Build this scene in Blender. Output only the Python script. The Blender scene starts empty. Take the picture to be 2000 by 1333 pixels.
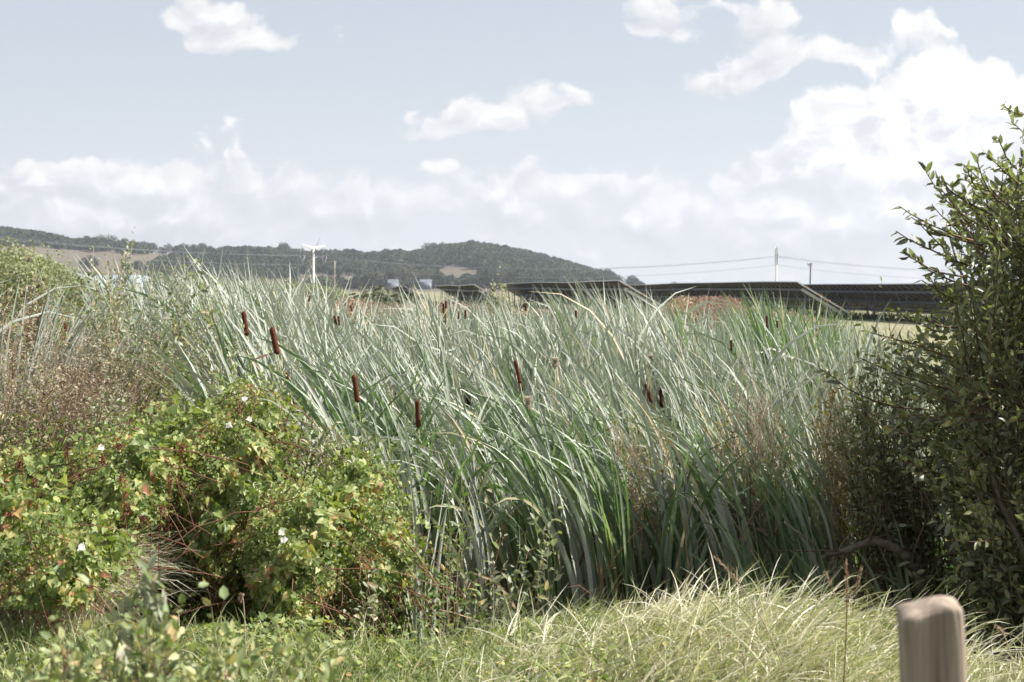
import bpy, math, random
import numpy as np
from mathutils import Vector
R = math.radians
PI = math.pi
rng = np.random.default_rng(7)
random.seed(7)
sc = bpy.context.scene
C = sc.collection

# ------------------------------------------------------------------ camera
EYE = 1.6
PITCH = math.atan(101.5/2500)
cam = bpy.data.cameras.new('camera'); cam_o = bpy.data.objects.new('camera', cam); C.objects.link(cam_o)
cam.lens = 45; cam.sensor_width = 36; cam.clip_start = .05; cam.clip_end = 12000
cam_o.location = (0, 0, EYE); cam_o.rotation_euler = (PI/2-PITCH, 0, 0)
cam.dof.use_dof = True; cam.dof.focus_distance = 9.0; cam.dof.aperture_fstop = 5.0
sc.camera = cam_o

# ------------------------------------------------------------------ sun, sky, exposure
SUN_EL, SUN_AZ = R(44), R(89)          # azimuth clockwise from +Y (the view direction) towards +X
sv = Vector((math.sin(SUN_AZ)*math.cos(SUN_EL), math.cos(SUN_AZ)*math.cos(SUN_EL), math.sin(SUN_EL)))
sun = bpy.data.lights.new('sun', 'SUN'); sun.energy = 4.6; sun.angle = R(.6); sun.color = (1, .965, .92)
sun_o = bpy.data.objects.new('sun', sun); C.objects.link(sun_o)
sun_o.rotation_euler = (-sv).to_track_quat('-Z', 'Y').to_euler()
sc.view_settings.view_transform = 'Standard'; sc.view_settings.look = 'None'
sc.view_settings.exposure = 1.32; sc.view_settings.gamma = 1

class NT:
    def __init__(s, tree): s.t = tree; s.n = tree.nodes; s.l = tree.links
    def new(s, typ, **kw):
        n = s.n.new(typ)
        for k, v in kw.items(): setattr(n, k, v)
        return n
    def put(s, sock, v):
        if isinstance(v, bpy.types.NodeSocket): s.l.new(v, sock)
        elif v is not None: sock.default_value = v
    def m(s, op, a, b=None, c=None, clamp=False):
        n = s.n.new('ShaderNodeMath'); n.operation = op; n.use_clamp = clamp
        s.put(n.inputs[0], a); s.put(n.inputs[1], b)
        if c is not None: s.put(n.inputs[2], c)
        return n.outputs[0]
    def mix(s, f, a, b, bt='MIX'):
        n = s.n.new('ShaderNodeMix'); n.data_type = 'RGBA'; n.blend_type = bt
        s.put(n.inputs[0], f); s.put(n.inputs[6], a); s.put(n.inputs[7], b)
        return n.outputs[2]
    def noise(s, vec, scale, detail=4, rough=.55, out=0, dist=0):
        n = s.n.new('ShaderNodeTexNoise'); s.put(n.inputs['Vector'], vec)
        n.inputs['Scale'].default_value = scale; n.inputs['Detail'].default_value = detail
        n.inputs['Roughness'].default_value = rough; n.inputs['Distortion'].default_value = dist
        return n.outputs[out]
    def ramp(s, f, stops, interp='LINEAR'):
        n = s.n.new('ShaderNodeValToRGB'); n.color_ramp.interpolation = interp
        e = n.color_ramp.elements
        while len(e) < len(stops): e.new(.5)
        for k, (p, c) in enumerate(stops):
            e[k].position = p; e[k].color = (*c, 1) if len(c) == 3 else c
        s.put(n.inputs[0], f); return n.outputs[0]
    def mr(s, v, a, b, c=0, d=1, smooth=True):
        n = s.n.new('ShaderNodeMapRange'); n.interpolation_type = 'SMOOTHSTEP' if smooth else 'LINEAR'
        s.put(n.inputs[0], v)
        for i, q in zip((1, 2, 3, 4), (a, b, c, d)): n.inputs[i].default_value = q
        return n.outputs[0]

w = bpy.data.worlds.new('World'); sc.world = w; w.use_nodes = True
w.cycles.sampling_method = 'MANUAL'; w.cycles.sample_map_resolution = 256
w.node_tree.nodes.clear(); N = NT(w.node_tree)
# clouds in direction coordinates (u = x/y, v = z/y): soft bodies plus billowing noise
tc = N.new('ShaderNodeTexCoord'); sp = N.new('ShaderNodeSeparateXYZ'); N.put(sp.inputs[0], tc.outputs['Generated'])
ya = N.m('MAXIMUM', N.m('ABSOLUTE', sp.outputs[1]), .12)
u = N.m('DIVIDE', sp.outputs[0], ya); v = N.m('DIVIDE', sp.outputs[2], ya)
cb = N.new('ShaderNodeCombineXYZ'); N.put(cb.inputs[0], u); N.put(cb.inputs[1], v); cb.inputs[2].default_value = 0
warp = N.noise(cb.outputs[0], 10, 4, .6, out=1)
wv = N.new('ShaderNodeVectorMath', operation='MULTIPLY_ADD'); N.put(wv.inputs[0], warp)
wv.inputs[1].default_value = (.075, .06, 0); N.put(wv.inputs[2], cb.outputs[0])
off = N.new('ShaderNodeVectorMath', operation='SUBTRACT'); N.put(off.inputs[0], wv.outputs[0]); off.inputs[1].default_value = (.0375, .03, 0)
UV = off.outputs[0]
BL = [ # the clouds, each at its own direction (column, row, half sizes, tilt, strength)
 (405, 25, 75, 62, -12, 1.2), (455, 60, 62, 45, -10, 1.1), (545, 80, 62, 30, 0, .75), (676, 70, 36, 50, 20, .55), (215, 95, 36, 30, 0, .3),
 (860, 255, 90, 42, 8, .85), (955, 232, 80, 50, 10, 1.0), (1045, 200, 62, 52, 15, 1.15), (1132, 192, 36, 32, 0, .85), (1270, 18, 75, 55, 10, 1.0), (1330, 40, 55, 40, -10, .7), (1480, 30, 88, 55, 10, 1.0),
 (1320, 182, 75, 32, 6, .8), (1420, 160, 70, 40, 15, .85), (1510, 118, 75, 46, 15, 1.1), (1615, 105, 70, 38, 10, .85), (1670, 125, 40, 26, 0, .6), (1785, 65, 52, 60, 0, 1.2), (1850, 105, 45, 36, 0, .5), (1085, 62, 45, 30, -25, .45),
 (1850, 225, 120, 78, 0, 2.2), (1690, 245, 105, 72, 8, 1.9), (1560, 285, 72, 44, 12, 1.4), (1465, 335, 70, 30, 12, 1.1), (1960, 260, 110, 100, 0, 2.2), (1620, 340, 190, 30, 2, 1.1), (1840, 330, 190, 44, 0, 1.3), (1820, 155, 90, 26, 10, .6),
 (395, 262, 90, 30, 0, .45), (60, 350, 150, 52, 0, 1.0), (210, 370, 130, 55, 0, .8), (330, 375, 150, 58, 0, .85), (560, 335, 170, 55, -4, .6), (700, 400, 200, 40, 0, .6), (960, 380, 80, 44, 4, 1.0), (1080, 375, 80, 45, 0, .9), (845, 338, 80, 14, 0, .4),
 (1250, 365, 120, 34, 0, .55), (1560, 440, 150, 42, 6, .9), (1700, 415, 110, 48, 10, 1.0), (1850, 410, 120, 50, 0, .9), (1300, 430, 200, 40, 0, .7), (150, 440, 300, 40, 0, .5)]
acc = UV; acc2 = None                                     # running sums: density in z; density and centre in acc2
for (px, py, rx, ry, a, s) in BL:
    mp = N.new('ShaderNodeMapping', vector_type='TEXTURE'); N.put(mp.inputs[0], acc)
    cx_, cy_ = (px-1000)/2500, (565-py)/2500
    mp.inputs['Location'].default_value = (cx_, cy_, 0)
    mp.inputs['Rotation'].default_value = (0, 0, R(a)); mp.inputs['Scale'].default_value = (rx/2500, ry/2500, 1e5)
    gr = N.new('ShaderNodeVectorMath', operation='DOT_PRODUCT'); N.put(gr.inputs[0], mp.outputs[0]); N.put(gr.inputs[1], mp.outputs[0])
    e = N.m('POWER', .36788, gr.outputs['Value'])
    ad = N.new('ShaderNodeVectorMath', operation='MULTIPLY_ADD'); N.put(ad.inputs[0], e); ad.inputs[1].default_value = (0, 0, s); N.put(ad.inputs[2], acc)
    acc = ad.outputs[0]
    a2 = N.new('ShaderNodeVectorMath', operation='MULTIPLY_ADD'); N.put(a2.inputs[0], e); a2.inputs[1].default_value = (s, s*cx_, s*cy_)
    if acc2 is None: a2.inputs[2].default_value = (.0001, 0, 0)
    else: N.put(a2.inputs[2], acc2)
    acc2 = a2.outputs[0]
sz = N.new('ShaderNodeSeparateXYZ'); N.put(sz.inputs[0], acc2)
low = N.mr(v, .125, .04, 0, .62)                                       # the pale bank of cloud above the horizon
body = N.m('ADD', sz.outputs[0], low)
rel = N.m('DIVIDE', N.m('SUBTRACT', N.m('MULTIPLY', v, sz.outputs[0]), sz.outputs[2]), N.m('ADD', sz.outputs[0], .15))
rel = N.m('MULTIPLY', rel, 1/.020)
relx = N.m('MULTIPLY', N.m('DIVIDE', N.m('SUBTRACT', N.m('MULTIPLY', u, sz.outputs[0]), sz.outputs[1]), N.m('ADD', sz.outputs[0], .15)), 1/.06)
def detail(vec):
    q = N.new('ShaderNodeMapping'); N.put(q.inputs[0], vec); q.inputs['Scale'].default_value = (1, 1.35, 1)
    vo = N.new('ShaderNodeTexVoronoi', feature='SMOOTH_F1', voronoi_dimensions='2D'); N.put(vo.inputs['Vector'], q.outputs[0])
    vo.inputs['Scale'].default_value = 30; vo.inputs['Detail'].default_value = 1.5; vo.inputs['Roughness'].default_value = .55; vo.inputs['Smoothness'].default_value = .5
    fb = N.noise(q.outputs[0], 20, 6, .62)
    return N.m('ADD', N.m('MULTIPLY', N.m('SUBTRACT', fb, .5), 1.7), N.m('MULTIPLY', N.m('SUBTRACT', .40, vo.outputs['Distance']), .6))
n0 = detail(UV)
o2 = N.new('ShaderNodeVectorMath', operation='ADD'); N.put(o2.inputs[0], UV); o2.inputs[1].default_value = (.005, .011, 0)
n1_ = detail(o2.outputs[0])
d0 = N.m('ADD', body, n0)
mask = N.mr(d0, .36, .80)
lit = N.m('ADD', N.m('ADD', N.m('MULTIPLY', rel, .55), N.m('MULTIPLY', relx, .15)), N.m('MULTIPLY', N.m('SUBTRACT', n0, n1_), 1.15))
lit = N.m('MULTIPLY', N.mr(lit, -.75, .85), N.mr(v, .03, .14, .7, 1.0))    # the side towards the sun and the sky above
thick = N.mr(d0, .9, 2.3)
bright = N.m('ADD', N.m('MULTIPLY', lit, .20), .54)
bright = N.m('ADD', bright, N.m('MULTIPLY', N.m('MULTIPLY', thick, lit), .27))
ccol = N.mix(lit, (.93, .95, 1.0, 1), (1, .985, .97, 1))
cs = N.new('ShaderNodeVectorMath', operation='SCALE'); N.put(cs.inputs[0], ccol); N.put(cs.inputs[3], N.m('MULTIPLY', N.m('MULTIPLY', bright, N.mr(v, .0, .10, .94, 1.0)), .80))
sky = N.new('ShaderNodeTexSky', sky_type='NISHITA', sun_disc=False, sun_elevation=SUN_EL, sun_rotation=SUN_AZ, altitude=60)
sky.air_density = 1.0; sky.dust_density = 2.2; sky.ozone_density = 1.2
sk = N.new('ShaderNodeVectorMath', operation='SCALE'); N.put(sk.inputs[0], sky.outputs[0]); sk.inputs[3].default_value = .085
# thin high haze that makes the blue pale
hz = N.mix(.86, sk.outputs[0], (.35, .38, .42, 1))
hor = N.mr(v, .0, .23, .92, 0)
hz = N.mix(hor, hz, (.44, .455, .48, 1))
fin = N.mix(N.m('MULTIPLY', mask, .93), hz, cs.outputs[0])
bg = N.new('ShaderNodeBackground'); N.put(bg.inputs[0], fin); bg.inputs[1].default_value = 0.74
wo = N.new('ShaderNodeOutputWorld'); N.l.new(bg.outputs[0], wo.inputs[0])

# ------------------------------------------------------------------ helpers
def tag(o, label=None, cat=None, group=None, kind=None):
    if label: o['label'] = label
    if cat: o['category'] = cat
    if group: o['group'] = group
    if kind: o['kind'] = kind
    return o
def at(px, py, Y):
    """world point seen at photo pixel (px,py) at depth Y"""
    px = np.asarray(px, float); py = np.asarray(py, float); Y = np.asarray(Y, float)
    a = (px-1000)/2500; b = (666.5-py)/2500
    dy = math.cos(PITCH)+b*math.sin(PITCH); dz = -math.sin(PITCH)+b*math.cos(PITCH)
    t = Y/dy
    return np.stack([a*t+0*Y, Y+0*t, EYE+dz*t], -1)
def ss(a, b, x):
    t = np.clip((np.asarray(x, float)-a)/(b-a), 0, 1); return t*t*(3-2*t)
def pxof(P):
    return 1000+2500*P[..., 0]/np.maximum(P[..., 1], .1)
def pyof(P):
    return 565-2500*(P[..., 2]-EYE)/np.maximum(P[..., 1], .1)

class Geo:
    def __init__(s): s.V = []; s.F = []; s.rnd = []; s.n = 0
    def add(s, V, F, rnd=None, mat=0):
        V = np.asarray(V, float).reshape(-1, 3); F = np.asarray(F, np.int64)
        s.V.append(V); s.F.append((F+s.n, mat)); s.n += len(V)
        s.rnd.append(np.zeros(len(V)) if rnd is None else np.broadcast_to(np.asarray(rnd, float), (len(V),)))
        return s
    def build(s, name, mats, parent=None, smooth=True):
        me = bpy.data.meshes.new(name)
        V = np.concatenate(s.V); me.vertices.add(len(V)); me.vertices.foreach_set('co', V.astype(np.float32).ravel())
        loops = np.concatenate([f.ravel() for f, _ in s.F])
        tot = np.concatenate([np.full(len(f), f.shape[1]) for f, _ in s.F])
        mi = np.concatenate([np.full(len(f), m) for f, m in s.F])
        st = np.concatenate([[0], np.cumsum(tot)[:-1]])
        me.loops.add(len(loops)); me.loops.foreach_set('vertex_index', loops.astype(np.int32))
        me.polygons.add(len(tot)); me.polygons.foreach_set('loop_start', st.astype(np.int32))
        me.polygons.foreach_set('loop_total', tot.astype(np.int32))
        me.polygons.foreach_set('material_index', mi.astype(np.int32))
        me.polygons.foreach_set('use_smooth', np.full(len(tot), smooth))
        me.update(calc_edges=True)
        a = me.attributes.new('rnd', 'FLOAT', 'POINT'); a.data.foreach_set('value', np.concatenate(s.rnd).astype(np.float32))
        for m in (mats if isinstance(mats, (list, tuple)) else [mats]): me.materials.append(m)
        o = bpy.data.objects.new(name, me); C.objects.link(o)
        if parent: o.parent = parent
        return o
def empty(name, loc=(0, 0, 0)):
    o = bpy.data.objects.new(name, None); C.objects.link(o); o.location = loc; o.empty_display_size = .2; return o

def norm(v): return v/np.maximum(np.linalg.norm(v, axis=-1, keepdims=True), 1e-9)

def blades(geo, base, L, phi, th0, bend, width, K=8, tw0=None, dtw=None, rnd=None, vee=.18, p=1.7, tipfold=None, mat=0, reject=None):
    """long strap leaves: N of them, bent along their length"""
    n = len(base); s = np.linspace(0, 1, K+1)
    th = th0[:, None]+bend[:, None]*s[None]**p
    if tipfold is not None: th = th+tipfold[:, None]*np.clip((s[None]-.7)/.05, 0, 1)
    ph = phi[:, None]+0*th
    T = np.stack([np.sin(th)*np.cos(ph), np.sin(th)*np.sin(ph), np.cos(th)], -1)
    P = np.zeros((n, K+1, 3)); step = (T[:, 1:]+T[:, :-1])*.5*(L[:, None, None]/K)
    P[:, 1:] = np.cumsum(step, 1); P += base[:, None, :]
    if reject is not None:
        ok = reject(P); P = P[ok]; T = T[ok]; ph = ph[ok]; th = th[ok]; n = len(P); width = width[ok]
        rnd = None if rnd is None else rnd[ok]
        tw0 = None if tw0 is None else tw0[ok]; dtw = None if dtw is None else dtw[ok]
    B = np.stack([-np.sin(ph), np.cos(ph), 0*ph], -1)
    Nn = np.cross(T, B)
    tw0 = rng.uniform(0, PI, n) if tw0 is None else tw0
    dtw = rng.normal(0, .6, n) if dtw is None else dtw
    a = tw0[:, None]+dtw[:, None]*s[None]
    W = B*np.cos(a)[..., None]+Nn*np.sin(a)[..., None]
    M = -B*np.sin(a)[..., None]+Nn*np.cos(a)[..., None]
    prof = np.minimum(1, .55+s*2.2)*(1-s**3.2)**.8; prof[-1] = .03
    wd = width[:, None]*prof[None]*.5
    A = P-W*wd[..., None]; D = P+W*wd[..., None]
    r = rng.random(n) if rnd is None else rnd
    if vee > 0:
        Mid = P+M*(wd*vee*2)[..., None]
        V = np.stack([A, Mid, D], 2).reshape(-1, 3); c = 3
    else:
        V = np.stack([A, D], 2).reshape(-1, 3); c = 2
    k = np.arange(K)*c; F = []
    for j in range(c-1): F.append(np.stack([k+j, k+j+1, k+c+j+1, k+c+j], -1))
    F = np.concatenate(F, 0); F = (np.arange(n)[:, None, None]*(K+1)*c+F[None]).reshape(-1, 4)
    geo.add(V, F, np.repeat(r, (K+1)*c), mat)
    return P

def tubes(geo, P, rad, sides=4, rnd=None, mat=0, cap=True):
    """P (n,K,3) polylines, rad (n,K)"""
    n, K, _ = P.shape
    T = np.gradient(P, axis=1); T = norm(T)
    ref = np.where(np.abs(T[..., 2:3]) > .9, np.array([1., 0, 0]), np.array([0, 0, 1.]))
    A = norm(np.cross(T, ref)); B = np.cross(T, A)
    an = np.arange(sides)*2*PI/sides
    ring = P[:, :, None]+rad[:, :, None, None]*(A[:, :, None]*np.cos(an)[None, None, :, None]+B[:, :, None]*np.sin(an)[None, None, :, None])
    V = ring.reshape(-1, 3); F = []
    for k in range(K-1):
        for j in range(sides):
            F.append([k*sides+j, k*sides+(j+1) % sides, (k+1)*sides+(j+1) % sides, (k+1)*sides+j])
    F = np.array(F); F = (np.arange(n)[:, None, None]*K*sides+F[None]).reshape(-1, 4)
    r = rng.random(n) if rnd is None else np.broadcast_to(rnd, (n,))
    geo.add(V, F, np.repeat(r, K*sides), mat)
    if cap:
        for kk, rev in ((0, 1), (K-1, 0)):
            f = np.arange(sides)+kk*sides; f = f[::-1] if rev else f
            geo.F.append(((np.arange(n)[:, None]*K*sides+f[None])+geo.n-len(V), mat))

OVAL = (np.array([(0, 0, 0), (.33, 0, -.05), (.68, 0, -.04), (1, 0, -.10), (.28, .5, .05), (.66, .42, .03), (.28, -.5, .05), (.66, -.42, .03)]),
        np.array([(0, 1, 4), (1, 5, 4), (1, 2, 5), (2, 3, 5), (0, 6, 1), (1, 6, 7), (1, 7, 2), (2, 7, 3)]))
HEART = (np.array([(.06, 0, 0), (.4, 0, -.05), (1, 0, -.16), (-.14, .24, .03), (0, .46, .06), (.3, .47, .05), (.68, .22, -.01),
                   (-.14, -.24, .03), (0, -.46, .06), (.3, -.47, .05), (.68, -.22, -.01)]),
         np.array([(0, 4, 3), (0, 5, 4), (0, 1, 5), (1, 6, 5), (1, 2, 6), (0, 7, 8), (0, 8, 9), (0, 9, 1), (1, 9, 10), (1, 10, 2)]))
SMALL = (np.array([(0, 0, 0), (.45, .5, .06), (1, 0, -.06), (.45, -.5, .06)]), np.array([(0, 2, 1), (0, 3, 2)]))
def leaves(geo, P, A, Nr, L, W, shape=OVAL, rnd=None, mat=0, curl=None):
    n = len(P); T, F = shape
    A = norm(A); Nr = norm(Nr-A*(Nr*A).sum(-1, keepdims=True)); B = np.cross(Nr, A)
    lx = T[None, :, 0]*L[:, None]; ly = T[None, :, 1]*W[:, None]; lz = T[None, :, 2]*L[:, None]
    if curl is not None: lz = lz-curl[:, None]*L[:, None]*T[None, :, 0]**2; 
    V = P[:, None]+A[:, None]*lx[..., None]+B[:, None]*ly[..., None]+Nr[:, None]*lz[..., None]
    r = rng.random(n) if rnd is None else rnd
    geo.add(V.reshape(-1, 3), (np.arange(n)[:, None, None]*len(T)+F[None]).reshape(-1, 3), np.repeat(r, len(T)), mat)

def curves(S, E, K=7, up=.15, jit=.03, side=None):
    """bowed twigs from S to E"""
    n = len(S); t = np.linspace(0, 1, K)[None, :, None]
    d = np.linalg.norm(E-S, axis=-1)[:, None]
    M = (S+E)/2+np.array([0, 0, 1.])*up*d+rng.normal(0, .06, (n, 3))*d
    P = (1-t)**2*S[:, None]+2*t*(1-t)*M[:, None]+t*t*E[:, None]
    P[:, 1:-1] += rng.normal(0, 1, (n, K-2, 3))*jit*d[:, None]/K
    return P
def leaf_spots(P, m, t0=.3, t1=1.0, prob=1):
    """positions and tangents of m leaves on each polyline"""
    n, K, _ = P.shape; t = np.linspace(t0, t1, m)[None]+rng.uniform(-.5, .5, (n, m))*(t1-t0)/m
    t = np.clip(t, 0, .9999)*(K-1); i = t.astype(int); f = (t-i)[..., None]
    i = np.minimum(i, K-2); r = np.arange(n)[:, None]
    Q = P[r, i]*(1-f)+P[r, i+1]*f; T = norm(P[r, i+1]-P[r, i])
    Q = Q.reshape(-1, 3); T = T.reshape(-1, 3)
    if prob < 1:
        k = rng.random(len(Q)) < prob; return Q[k], T[k]
    return Q, T
def foliage(geo, P, m, L, W, t0=.3, spread=.9, up=.6, shape=OVAL, mat=0, droop=0, prob=1, rr=None, lv=.3, t1=1.0):
    Q, T = leaf_spots(P, m, t0, t1, prob); n = len(Q)
    q = norm(rng.normal(0, 1, (n, 3))); q = norm(q-T*(q*T).sum(-1, keepdims=True))
    A = T*math.cos(spread)+q*math.sin(spread)+np.array([0, 0, -droop])
    Nr = np.array([0, 0, up])+rng.normal(0, .5, (n, 3))
    s = rng.normal(1, lv, n).clip(.45, 1.7)
    leaves(geo, Q, A, Nr, L*s, W*s, shape, None if rr is None else rr(n), mat, curl=rng.uniform(-.05, .2, n))
    return n

def box(geo, c, d, Rm=None, mat=0, rnd=0):
    s = np.array([(-1, -1, -1), (1, -1, -1), (1, 1, -1), (-1, 1, -1), (-1, -1, 1), (1, -1, 1), (1, 1, 1), (-1, 1, 1)])*np.array(d)/2
    if Rm is not None: s = s@np.array(Rm).T
    geo.add(s+np.array(c), [(0, 3, 2, 1), (4, 5, 6, 7), (0, 1, 5, 4), (1, 2, 6, 5), (2, 3, 7, 6), (3, 0, 4, 7)], rnd, mat)
def beam(geo, a, b, wx, wz, mat=0, upv=(0, 0, 1)):
    a = np.array(a, float); b = np.array(b, float); d = b-a; L = np.linalg.norm(d); d /= L
    s = np.cross(d, upv); s /= max(np.linalg.norm(s), 1e-6); u_ = np.cross(s, d)
    box(geo, (a+b)/2, (L, wx, wz), np.stack([d, s, u_], 1), mat)

# ------------------------------------------------------------------ materials
def leaf_mat(name, stops, trans=.3, tcol=None, rough=.5, spec=.35, wscale=0, spots=None, back=None):
    m = bpy.data.materials.new(name); m.use_nodes = True; t = NT(m.node_tree); m.node_tree.nodes.clear()
    a = t.new('ShaderNodeAttribute', attribute_name='rnd')
    col = t.ramp(a.outputs['Fac'], stops)
    geo_ = t.new('ShaderNodeNewGeometry')
    nz = t.noise(geo_.outputs['Position'], 60, 2, .5)
    col = t.mix(t.mr(nz, .3, .75, 0, .35), col, t.mix(1, col, (1.5, 1.35, .9, 1), 'MULTIPLY'))
    if spots:
        nz2 = t.noise(geo_.outputs['Position'], 240, 2, .6)
        col = t.mix(t.mr(nz2, .62, .72, 0, .8), col, (*spots, 1))
    if back is not None:
        col = t.mix(t.m('MULTIPLY', geo_.outputs['Backfacing'], back[3]), col, (*back[:3], 1))
    p = t.new('ShaderNodeBsdfPrincipled'); t.put(p.inputs['Base Color'], col)
    p.inputs['Roughness'].default_value = rough; p.inputs['Specular IOR Level'].default_value = spec
    o = t.new('ShaderNodeOutputMaterial')
    if trans > 0:
        tr = t.new('ShaderNodeBsdfTranslucent')
        t.put(tr.inputs[0], t.mix(1, col, (*(tcol or (1.6, 1.9, .7)), 1), 'MULTIPLY'))
        mx = t.new('ShaderNodeMixShader'); mx.inputs[0].default_value = trans
        t.l.new(p.outputs[0], mx.inputs[1]); t.l.new(tr.outputs[0], mx.inputs[2]); t.l.new(mx.outputs[0], o.inputs[0])
    else: t.l.new(p.outputs[0], o.inputs[0])
    return m
def plain(name, c, rough=.6, metal=0, noise=None, bump=0, spec=.4, c2=None, scale=8, stretch=None):
    m = bpy.data.materials.new(name); m.use_nodes = True; t = NT(m.node_tree)
    p = m.node_tree.nodes['Principled BSDF']; p.inputs['Base Color'].default_value = (*c, 1)
    p.inputs['Roughness'].default_value = rough; p.inputs['Metallic'].default_value = metal; p.inputs['Specular IOR Level'].default_value = spec
    if c2:
        tc = t.new('ShaderNodeTexCoord'); vec = tc.outputs['Object']
        if stretch:
            mp = t.new('ShaderNodeMapping'); t.put(mp.inputs[0], vec); mp.inputs['Scale'].default_value = stretch; vec = mp.outputs[0]
        nz = t.noise(vec, scale, 6, .6)
        t.put(p.inputs['Base Color'], t.mix(t.mr(nz, .32, .68), (*c, 1), (*c2, 1)))
        if bump:
            b = t.new('ShaderNodeBump'); b.inputs['Strength'].default_value = bump; t.put(b.inputs['Height'], nz); b.inputs['Distance'].default_value = .02
            t.l.new(b.outputs[0], p.inputs['Normal'])
    return m

M = {}
M['cattail'] = leaf_mat('cattail_leaf', [(0, (.175, .20, .165)), (.35, (.275, .30, .265)), (.7, (.375, .395, .365)), (.90, (.43, .445, .41)), (.93, (.50, .43, .31)), (1, (.52, .44, .32))], .15, (.95, 1.2, .65), .62, .45)
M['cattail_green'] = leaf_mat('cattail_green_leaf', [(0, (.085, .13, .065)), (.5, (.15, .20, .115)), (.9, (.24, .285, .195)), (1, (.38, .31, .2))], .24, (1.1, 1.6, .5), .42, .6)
M['head'] = plain('seed_head_velvet', (.075, .027, .015), .95, c2=(.12, .045, .025), scale=160, bump=.4, spec=.1)
M['fluff'] = leaf_mat('seed_fluff', [(0, (.42, .37, .31)), (1, (.62, .57, .5))], .3, (1, 1, 1), .9, .1)
M['stem'] = leaf_mat('cattail_stem', [(0, (.20, .23, .09)), (1, (.32, .30, .12))], 0, rough=.5)
M['dead'] = leaf_mat('dead_blade', [(0, (.15, .09, .055)), (.5, (.26, .18, .11)), (1, (.42, .32, .21))], .2, (1.3, 1.1, .8), .6, .3)
M['tan'] = leaf_mat('dried_plume', [(0, (.20, .145, .11)), (.5, (.32, .245, .19)), (1, (.44, .36, .28))], .3, (1.2, 1.05, .85), .8, .1)
M['rust'] = leaf_mat('rusty_plume', [(0, (.19, .125, .10)), (1, (.33, .235, .19))], .3, (1.2, 1.05, .85), .8, .1)
M['willow'] = leaf_mat('willow_leaf', [(0, (.06, .07, .034)), (.55, (.115, .125, .065)), (.85, (.18, .185, .085)), (.96, (.27, .25, .10)), (1, (.34, .30, .2))], .28, (1.5, 1.7, .6), .42, .55, spots=(.09, .055, .02), back=(.22, .235, .16, .8))
M['twig'] = leaf_mat('twig_bark', [(0, (.055, .035, .024)), (1, (.14, .09, .055))], 0, rough=.8)
M['redtwig'] = leaf_mat('red_twig', [(0, (.09, .035, .022)), (1, (.20, .10, .06))], 0, rough=.7)
M['paletwig'] = leaf_mat('pale_twig', [(0, (.2, .16, .11)), (1, (.42, .35, .25))], 0, rough=.8)
M['sapling'] = leaf_mat('grey_sapling_leaf', [(0, (.10, .13, .06)), (.3, (.17, .195, .11)), (.7, (.25, .26, .185)), (.92, (.33, .33, .26)), (1, (.40, .31, .2))], .28, (1.3, 1.5, .7), .5, .4, back=(.36, .37, .28, .85))
M['bindweed'] = leaf_mat('bindweed_leaf', [(0, (.12, .17, .055)), (.45, (.23, .28, .10)), (.75, (.34, .36, .15)), (.9, (.46, .42, .18)), (.96, (.50, .36, .17)), (1, (.34, .15, .09))], .36, (1.25, 1.35, .5), .5, .4)
M['greenleaf'] = leaf_mat('fresh_green_leaf', [(0, (.085, .13, .05)), (.6, (.15, .205, .08)), (.9, (.26, .28, .11)), (1, (.35, .26, .12))], .32, (1.3, 1.4, .5), .5, .4)
M['brownleaf'] = leaf_mat('brown_dry_leaf', [(0, (.11, .085, .06)), (.5, (.22, .18, .135)), (.8, (.33, .28, .21)), (1, (.17, .20, .08))], .2, (1.3, 1.1, .8), .8, .2)
M['frontleaf'] = leaf_mat('front_shrub_leaf', [(0, (.14, .19, .08)), (.6, (.25, .29, .14)), (.9, (.37, .37, .20)), (1, (.45, .33, .17))], .32, (1.2, 1.3, .55), .5, .4)
M['dock'] = leaf_mat('dock_seed', [(0, (.07, .02, .014)), (1, (.17, .06, .035))], .1, (1.2, 1, .8), .8, .2)
M['yellowleaf'] = leaf_mat('yellow_leaf', [(0, (.12, .12, .03)), (.5, (.26, .21, .04)), (1, (.13, .07, .03))], .35, (1.4, 1.4, .4), .5, .3)
M['flower'] = leaf_mat('white_petal', [(0, (.8, .8, .78)), (1, (.85, .82, .82))], .35, (1, 1, 1), .5, .3)
M['berry'] = plain('red_berry', (.55, .02, .015), .25)
M['grass'] = leaf_mat('bank_grass', [(0, (.16, .21, .08)), (.25, (.28, .31, .14)), (.5, (.40, .41, .27)), (.75, (.57, .53, .43)), (1, (.68, .63, .55))], .22, (1.15, 1.2, .7), .5, .4)
M['grassgreen'] = leaf_mat('green_grass', [(0, (.10, .15, .055)), (.5, (.19, .24, .10)), (.75, (.34, .35, .19)), (1, (.52, .47, .33))], .3, (1.2, 1.3, .55), .5, .4)
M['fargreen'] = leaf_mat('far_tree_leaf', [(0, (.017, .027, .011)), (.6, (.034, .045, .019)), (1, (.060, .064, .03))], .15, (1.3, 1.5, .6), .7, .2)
M['fargreen2'] = leaf_mat('far_pale_leaf', [(0, (.14, .155, .085)), (.6, (.235, .25, .15)), (1, (.33, .34, .21))], .25, (1.3, 1.5, .6), .7, .2)
M['fargrey'] = leaf_mat('far_grey_leaf', [(0, (.06, .07, .045)), (1, (.13, .13, .09))], .15, (1.2, 1.3, .8), .7, .2)
M['bark'] = plain('bark', (.09, .065, .045), .9, c2=(.16, .13, .10), scale=20, bump=.4)
M['white_steel'] = plain('white_painted_steel', (.82, .82, .80), .35)
M['insul'] = plain('grey_insulator', (.22, .22, .24), .5)
M['wire'] = plain('aluminium_wire', (.16, .16, .18), .6, 0)
M['galv'] = plain('galvanised_steel', (.13, .14, .15), .6, .3, c2=(.18, .185, .19), scale=3)
M['gap_strip'] = plain('pale_gap_strip', (.25, .21, .175), .6)
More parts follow.
